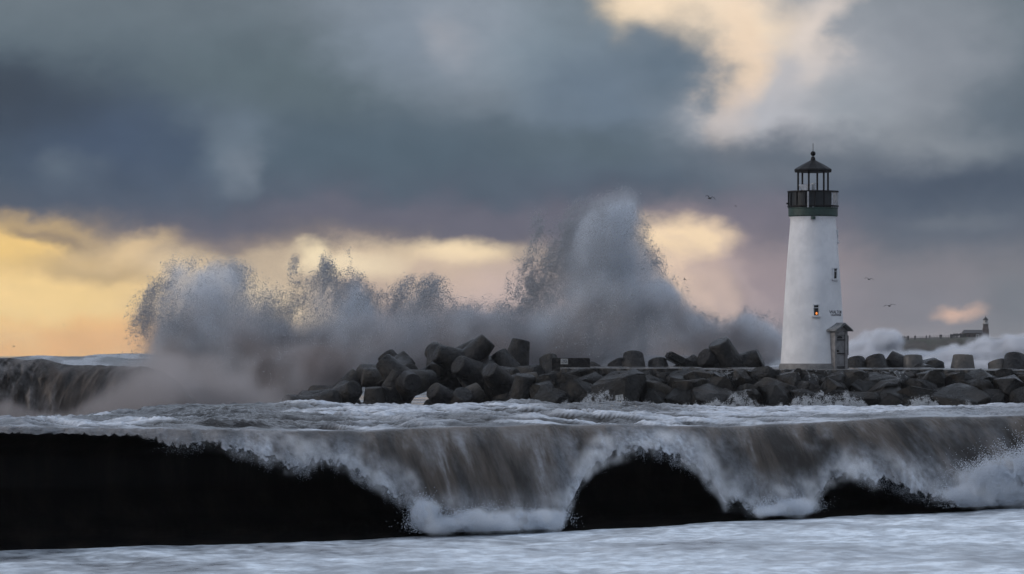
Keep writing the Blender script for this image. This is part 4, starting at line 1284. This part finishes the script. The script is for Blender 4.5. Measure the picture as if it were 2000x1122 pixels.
# ------------------------------------------------------------------ gulls
def gull(x, y, d, span, heading, bank, flap, label):
    bm = bmesh.new()
    # body, lofted from beak to tail along +Y forward
    prof = [(.0, .50), (.018, .47), (.03, .43), (.06, .40), (.075, .34), (.07, .29), (.10, .18), (.115, .02), (.10, -.14), (.06, -.28), (.045, -.36), (.07, -.48)]
    rings = []
    for k, (r_, yy) in enumerate(prof):
        fl = .35 if k >= 10 else .9
        wd = 1.5 if k == 11 else 1.0
        rings.append([bm.verts.new((wd * max(r_, .004) * math.cos(2 * math.pi * i / 10), yy, fl * max(r_, .004) * math.sin(2 * math.pi * i / 10))) for i in range(10)])
    for a, b in zip(rings, rings[1:]):
        for i in range(10): bm.faces.new((a[i], a[(i + 1) % 10], b[(i + 1) % 10], b[i]))
    bm.faces.new(rings[0][::-1]); bm.faces.new(rings[-1])
    for sgn in (-1, 1):
        sec = []
        for s, ch, yo, zo in ((.03, .30, .10, .03), (.25, .28, .15, .03 + .16 * flap), (.45, .25, .16, .05 + .26 * flap), (.72, .20, .06, .03 + .20 * flap), (.92, .12, -.06, .10 * flap), (1.0, .03, -.16, .06 * flap)):
            X_ = sgn * s * span / 2
            sec.append([bm.verts.new((X_, yo, zo)), bm.verts.new((X_, yo - ch * .3, zo + .03)), bm.verts.new((X_, yo - ch, zo)), bm.verts.new((X_, yo - ch * .3, zo - .012))])
        for a, b in zip(sec, sec[1:]):
            for i in range(4): bm.faces.new((a[i], a[(i + 1) % 4], b[(i + 1) % 4], b[i]))
        bm.faces.new(sec[0][::-1]); bm.faces.new(sec[-1])
    o = bm_obj('gull', bm, M_GULL, None, True)
    o.location = P(x, y, d); o.rotation_euler = (R(bank[0]), R(bank[1]), R(heading))
    tag(o, label, 'gull', 'gulls over the jetty')
gull(1386, 388, 520, 1.5, 28, (8, 12), .9, 'dark gull flapping between the tall spray and the lighthouse')
gull(1437, 403, 1500, 1.3, 60, (0, 10), .4, 'tiny gull close below the flapping gull')
gull(1697, 546, 640, 1.6, 15, (8, 8), .5, 'gull gliding right of the tower at window height')
gull(1737, 598, 560, 1.7, 10, (8, -8), .5, 'gull gliding low right of the tower above the surf')
gull(1337, 546, 1100, 1.2, 40, (0, 40), .8, 'tiny gull right of the tall spray plume')
gull(125, 635, 1500, 1.3, 20, (5, 10), .7, 'tiny gull against the golden sky above the sea')
gull(27, 677, 1400, 1.3, -30, (5, 10), .6, 'tiny gull just above the horizon at the golden edge')
gull(284, 690, 1300, 1.3, 30, (5, 10), .6, 'tiny gull skimming the horizon beside the spray')
gull(420, 401, 1800, 1.2, 30, (5, 20), .5, 'tiny gull high under the dark cloud')

# ------------------------------------------------------------------ spray thrown up behind the jetty
def ellipsoids(Xp, Yp, Dd, blobs):
    rho = np.zeros(np.broadcast(Xp, Yp, Dd).shape, np.float32)
    for bx, by, rx, ry, w, dd, rd in blobs:
        rho += w * np.exp(-(((Xp - bx) / rx) ** 2 + ((Yp - by) / ry) ** 2 + ((Dd - dd) / rd) ** 2))
    return rho
SPRAY = [  # picture x, y, radius x, y, weight, distance, depth radius (m)
    # left burst
    (425, 640, 105, 85, 1.0, 262, 3.0), (415, 572, 52, 48, 1.0, 262, 2.0), (440, 545, 26, 26, .9, 262, 1.5), (385, 580, 45, 40, .8, 262, 1.8),
    (345, 575, 34, 42, .42, 262, 1.5), (305, 590, 26, 34, .32, 262, 1.2), (275, 610, 22, 34, .24, 262, 1.2), (505, 632, 34, 32, .75, 262, 1.8), (340, 645, 50, 50, .45, 262, 2),
    (390, 715, 110, 60, .95, 261, 3.0), (520, 690, 90, 60, 1.0, 262, 3.0), (330, 770, 120, 38, .60, 258, 3.0), (200, 800, 120, 24, .42, 226, 4.0), (470, 770, 100, 50, .9, 259, 3.0),
    (570, 750, 70, 60, .95, 258, 3.0), (90, 812, 110, 18, .40, 222, 4.0), (620, 720, 70, 50, .9, 259, 3.0), (690, 730, 60, 40, .55, 258, 2.5),
    # middle burst
    (640, 655, 75, 52, .85, 263, 2.4), (605, 585, 24, 36, .6, 263, 1.6), (640, 565, 24, 42, .48, 263, 1.6), (690, 585, 40, 40, .55, 263, 1.8), (760, 630, 85, 42, .8, 263, 2.4), (850, 632, 70, 38, .8, 263, 2.2),
    (850, 570, 26, 34, .50, 263, 1.6), (800, 570, 36, 36, .42, 263, 1.6), (930, 640, 55, 40, .7, 263, 2.2), (960, 650, 42, 45, .8, 263, 2.2), (800, 690, 160, 50, 1.0, 262, 3.0), (700, 690, 120, 50, 1.0, 262, 3.0),
    (960, 700, 90, 40, .9, 262, 3.0), (575, 520, 12, 34, .26, 263, 1.0), (635, 515, 10, 26, .24, 263, 1.0), (680, 500, 9, 24, .18, 263, 1.0),
    # tall burst
    (1190, 425, 52, 44, .85, 263, 2.0), (1225, 420, 26, 34, .60, 263, 1.6), (1165, 475, 42, 52, .55, 263, 1.8), (1205, 500, 60, 60, 1.0, 263, 2.4), (1195, 570, 80, 65, 1.05, 263, 2.6), (1250, 590, 50, 52, 1.05, 262.5, 2.4),
    (1290, 600, 36, 34, 1.0, 262.3, 2.0), (1130, 625, 60, 50, .7, 263, 2.2), (1125, 440, 36, 44, .16, 264, 1.6), (1075, 490, 46, 80, .13, 264.5, 1.8), (1045, 430, 22, 40, .08, 264.5, 1.4), (1020, 550, 40, 60, .15, 264.5, 1.8),
    (1060, 660, 90, 50, .72, 263, 2.6), (1180, 670, 120, 50, 1.0, 262, 3.0), (1300, 660, 70, 50, .95, 262, 2.6), (1270, 500, 14, 30, .30, 262.5, 1.2),
    # low bursts towards the lighthouse
    (1365, 635, 28, 18, .8, 262, 1.6), (1400, 670, 60, 36, .85, 262, 2.2), (1450, 640, 38, 28, .85, 262, 1.8), (1485, 635, 32, 26, .9, 262, 1.8), (1500, 670, 46, 40, .9, 262, 2.2), (1430, 700, 110, 30, .8, 261, 2.4),
]
def spray_density(px, py, dd):
    wa = fbm(px / 95, py / 95, dd / 3.2, 3, 301) - .5
    wb = fbm(px / 95 + 40, py / 95, dd / 3.2, 3, 303) - .5
    wc = fbm(px / 26, py / 26, dd / 1.0, 3, 305) - .5
    wd = fbm(px / 26 + 40, py / 26, dd / 1.0, 3, 307) - .5
    qx = px + 48 * wa + 20 * wc
    qy = py + 48 * wb + 20 * wd
    rho = ellipsoids(qx, qy, dd + 2.2 * wb, SPRAY)
    n = fbm((px + .25 * (py - 600)) / 30, py / 62, dd / 1.3, 5, 311, .58)
    return rho, n
def build_spray():
    d_lo, d_hi = 252.5, 270.0
    vox = .12
    x_lo, x_hi = PX(180, 261), PX(1530, 261)
    z_lo, z_hi = -.2, PZ(355, 261)
    nx, ny, nz = int((x_hi - x_lo) / vox), int((d_hi - d_lo) / vox / 1.6), int((z_hi - z_lo) / vox)
    ax = np.linspace(x_lo, x_hi, nx, dtype=np.float32)[:, None, None]
    ay = np.linspace(d_lo, d_hi, ny, dtype=np.float32)[None, :, None]
    azv = np.linspace(z_lo, z_hi, nz, dtype=np.float32)[None, None, :]
    px = 1000 + ax / 261.0 * FPX + 0 * ay + 0 * azv
    py = HY - (azv - CZ) / 261.0 * FPX + 0 * ay + 0 * ax
    dd = ay + 0 * ax + 0 * azv
    rho_g, n_g = rho, n = spray_density(px, py, dd)
    dens = np.clip(rho * 1.25 - .24 + 1.15 * (n - .5), 0, 1.0) * sstep(rho, .04, .2) + .10 * np.clip(rho, 0, .7) * sstep(n, .3, .6)
    dens = dens * (.35 + .65 * sstep(rho, .2, .8)) * (.40 + 1.15 * sstep(fbm(px / 75, py / 95, dd / 4.0, 3, 331), .34, .64))
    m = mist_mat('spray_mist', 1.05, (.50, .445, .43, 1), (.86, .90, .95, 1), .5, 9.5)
    root = empty('spray_burst', (PX(850, 261), 261, 1.0))
    tag(root, 'huge burst of spray thrown up where the swell hits the jetty', 'spray', kind='stuff')
    off = np.array(root.location)
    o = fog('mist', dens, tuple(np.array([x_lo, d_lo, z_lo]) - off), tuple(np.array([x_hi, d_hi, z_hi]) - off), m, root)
    o['kind'] = 'stuff'
    # --- lower mist drifting over the water, left of the pile
    def bank(name, label, blobs, dref, xr, zr, dr, vox, scale, lo, hi, seed, ngain=.75, soft=(.04, .16)):
        x0, x1 = PX(xr[0], dref), PX(xr[1], dref)
        nx, ny, nz = int((x1 - x0) / vox), int((dr[1] - dr[0]) / vox / 1.8), int((zr[1] - zr[0]) / vox)
        gx = np.linspace(x0, x1, nx, dtype=np.float32)[:, None, None]; gy = np.linspace(*dr, ny, dtype=np.float32)[None, :, None]; gz = np.linspace(*zr, nz, dtype=np.float32)[None, None, :]
        px = 1000 + gx / dref * FPX + 0 * gy + 0 * gz; py = HY - (gz - CZ) / dref * FPX + 0 * gy + 0 * gx; dd = gy + 0 * gx + 0 * gz
        k = FPX / dref
        wa = fbm(gx / 2.4, gz / 2.4, gy / 2.4, 3, seed) - .5; wb = fbm(gx / 2.4 + 30, gz / 2.4, gy / 2.4, 3, seed + 2) - .5
        rho = ellipsoids(px + k * 1.6 * wa, py + k * 1.6 * wb, dd, blobs)
        n = fbm(gx / 1.1, gz / 1.1, gy / 1.1, 4, seed + 4)
        dens = np.clip(rho * 1.35 - .22 + ngain * (n - .5), 0, 1) * sstep(rho, *soft)
        r_ = empty(name, ((x0 + x1) / 2, (dr[0] + dr[1]) / 2, zr[0]))
        tag(r_, label, 'spray', kind='stuff')
        of = np.array(r_.location)
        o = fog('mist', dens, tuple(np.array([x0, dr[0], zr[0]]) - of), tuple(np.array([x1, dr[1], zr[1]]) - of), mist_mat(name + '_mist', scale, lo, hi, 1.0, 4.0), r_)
        o['kind'] = 'stuff'
        return r_, of, (px, py, dd, rho, n)
    bank('drifting_mist', 'grey mist rolling over the water between the far wave and the pile',
         [(160, 812, 150, 18, .75, 200, 2.5), (60, 806, 90, 12, .6, 199, 2.0), (300, 775, 60, 45, 1.0, 201, 3), (360, 760, 60, 55, 1.1, 202, 3.5), (250, 800, 70, 30, .9, 200, 3), (430, 760, 70, 55, .85, 212, 4), (510, 780, 60, 30, .6, 220, 3), (400, 805, 200, 16, .8, 210, 4), (330, 725, 34, 26, .7, 206, 2.5)],
         212.0, (-200, 680), (-.2, 4.9), (194, 236), .15, .42, (.46, .42, .41, 1), (.62, .58, .57, 1), 401, 1.9)
    bank('far_surf_spray', 'pale surf and spray breaking beyond the jetty below the headland',
         [(1690, 688, 42, 26, .9, 430, 3), (1722, 668, 26, 20, .85, 430, 2.5), (1745, 664, 14, 14, .6, 430, 2), (1760, 708, 60, 12, .9, 430, 3), (1820, 702, 50, 13, .9, 430, 3), (1868, 693, 40, 14, .9, 430, 3), (1920, 684, 40, 16, .95, 430, 3), (1985, 680, 45, 18, .95, 430, 3), (2060, 682, 60, 20, .95, 430, 3), (1900, 722, 260, 14, 1.0, 427, 4), (2150, 685, 60, 20, .95, 430, 3), (1660, 708, 50, 16, .8, 430, 3)],
         430.0, (1600, 2260), (-.5, 6.8), (421, 439), .12, 2.4, (.80, .80, .81, 1), (.86, .87, .90, 1), 431, 1.7)
    # droplets: clumped, thickest round the torn outline of the mist
    N = 4200000
    cs, rs = [], []
    tot = sum(b[2] * b[3] * b[6] for b in SPRAY)
    for bx, by, rx, ry, w, dm, rd in SPRAY:
        k = int(N * rx * ry * rd / tot * (1.0 + 1.5 * (w < .6)))
        g = RNG.normal(0, .85, (k, 3)).astype(np.float32)
        x, y, d_ = bx + g[:, 0] * rx, by + g[:, 1] * ry, dm + g[:, 2] * rd
        i_ = ((PX(x, 261.0) - x_lo) / (x_hi - x_lo) * (nx - 1) + RNG.random(k)).astype(np.int32)
        j_ = ((d_ - d_lo) / (d_hi - d_lo) * (ny - 1) + RNG.random(k)).astype(np.int32)
        l_ = ((CZ + (HY - y) / FPX * 261.0 - z_lo) / (z_hi - z_lo) * (nz - 1) + RNG.random(k)).astype(np.int32)
        inside = (i_ >= 0) & (i_ < nx) & (j_ >= 0) & (j_ < ny) & (l_ >= 0) & (l_ < nz)
        x, y, d_, i_, j_, l_ = (v[inside] for v in (x, y, d_, i_, j_, l_))
        k = len(x)
        rho, n = rho_g[i_, j_, l_], n_g[i_, j_, l_]
        some = rho > .05
        x, y, d_, rho, n = (v[some] for v in (x, y, d_, rho, n))
        k = len(x)
        fine = fbm(x / 9, y / 9, d_ / .4, 3, 321)
        fil = 1 - np.abs(2 * fbm(x / 15 + y / 40, y / 30, d_ / .8, 3, 323) - 1)
        edge = sstep(rho, .05, .18) * (1 - .96 * sstep(rho, .32, .75))
        p = edge * (.10 + 1.5 * sstep(n + .5 * (fine - .5) + .25 * (fil - .7), .50, .68))
        keep = RNG.random(k) < p * .8 * (1 - .85 * sstep(y, 600, 690))
        x, y, d_ = x[keep], y[keep], d_[keep]
        cs.append(np.stack([PX(x, 261), d_, CZ + (HY - y) / FPX * 261], -1))
        rs.append(np.exp(RNG.normal(math.log(.008), .55, keep.sum())).clip(.003, .03))
    co, ra = np.concatenate(cs), np.concatenate(rs)
    ok = (co[:, 2] > .5) & (co[:, 1] > 254.6)
    print('DROPS', ok.sum(), 'VOX', nx, ny, nz)
    o = droplets('spray_drops', co[ok] - off, ra[ok], M_DROP, root)
    o['kind'] = 'stuff'
build_spray()

# ------------------------------------------------------------------ wash breaking against the foot of the rocks
def build_fringe():
    root = empty('rock_splash', (PX(1550, 240), 240, 1.0))
    tag(root, 'line of white wash splashing against the foot of the boulders', 'splash', kind='stuff')
    off = np.array(root.location)
    n = 900000
    x = RNG.uniform(1085, 2120, n)
    hgt = 6 + 26 * sstep(fbm(x / 70, 0 * x, 0, 3, 501), .42, .72) + 14 * sstep(fbm(x / 16, 0 * x, 5, 3, 503), .5, .8)
    t_ = RNG.random(n) ** 2.2
    y = 806 - t_ * hgt - RNG.exponential(1.0, n) * 2 * t_
    d_ = 239.6 + RNG.normal(0, .5, n)
    c = fbm(x / 7, y / 7, d_, 3, 505)
    keep = RNG.random(n) < sstep(c, .34, .62) * (1 - .75 * t_)
    co = np.stack([PX(x, 240), d_, CZ + (HY - y) / FPX * 240], -1)[keep]
    droplets('splash_drops', co - off, np.exp(RNG.normal(math.log(.007), .5, keep.sum())).clip(.003, .02), M_SPLASH, root)['kind'] = 'stuff'
build_fringe()

def build_runoff():
    k = 0
    for xc, wd, n, lab in ((1575, 46, 9000, 'white water trickling off the deck below the lighthouse door side'), (1755, 40, 8000, 'white water trickling off the deck among boulders right of the porch'), (1412, 30, 4000, 'thin white runoff below the big tilted tetrapod leg')):
        root = empty('runoff', (PX(xc, 245), 245, 2.8)); tag(root, lab, 'runoff', kind='stuff')
        x = xc + RNG.normal(0, wd * .5, n)
        t_ = RNG.random(n)
        lane = fbm(x / 5, 0 * x, 0, 2, 511)
        keep = (lane > .5) & (RNG.random(n) < .45 * (1.1 - t_)) & (fbm(x / 4, t_ * 5, 0, 2, 517) > .5)
        x, t_ = x[keep], t_[keep]
        x = x + 16 * (fbm(x / 9, t_ * 3, 0, 3, 513) - .5)
        y = 724 + t_ * 22; d_ = 246.2 - t_ * 1.2 - .9
        co = np.stack([PX(x, 245), d_, CZ + (HY - y) / FPX * 245], -1)
        droplets('runoff_drops', co - np.array(root.location), RNG.uniform(.004, .010, len(x)), M_SPLASH, root)['kind'] = 'stuff'
build_runoff()

# ------------------------------------------------------------------ sea haze between the jetty and the headland
def build_haze():
    bm = bmesh.new(); box(bm, -25000, 25000, -600, 5400, -4.0, 26.0)
    def f(n, out):
        v = n.node('ShaderNodeVolumePrincipled')
        v.inputs['Color'].default_value = (.95, .93, .91, 1)
        v.inputs['Density'].default_value = .00005
        v.inputs['Anisotropy'].default_value = .2
        n.t.links.new(v.outputs[0], out.inputs['Volume'])
    o = bm_obj('haze', bm, material('sea_haze', f))
    tag(o, 'thin salt haze lying over the sea', 'haze', kind='stuff')
build_haze()
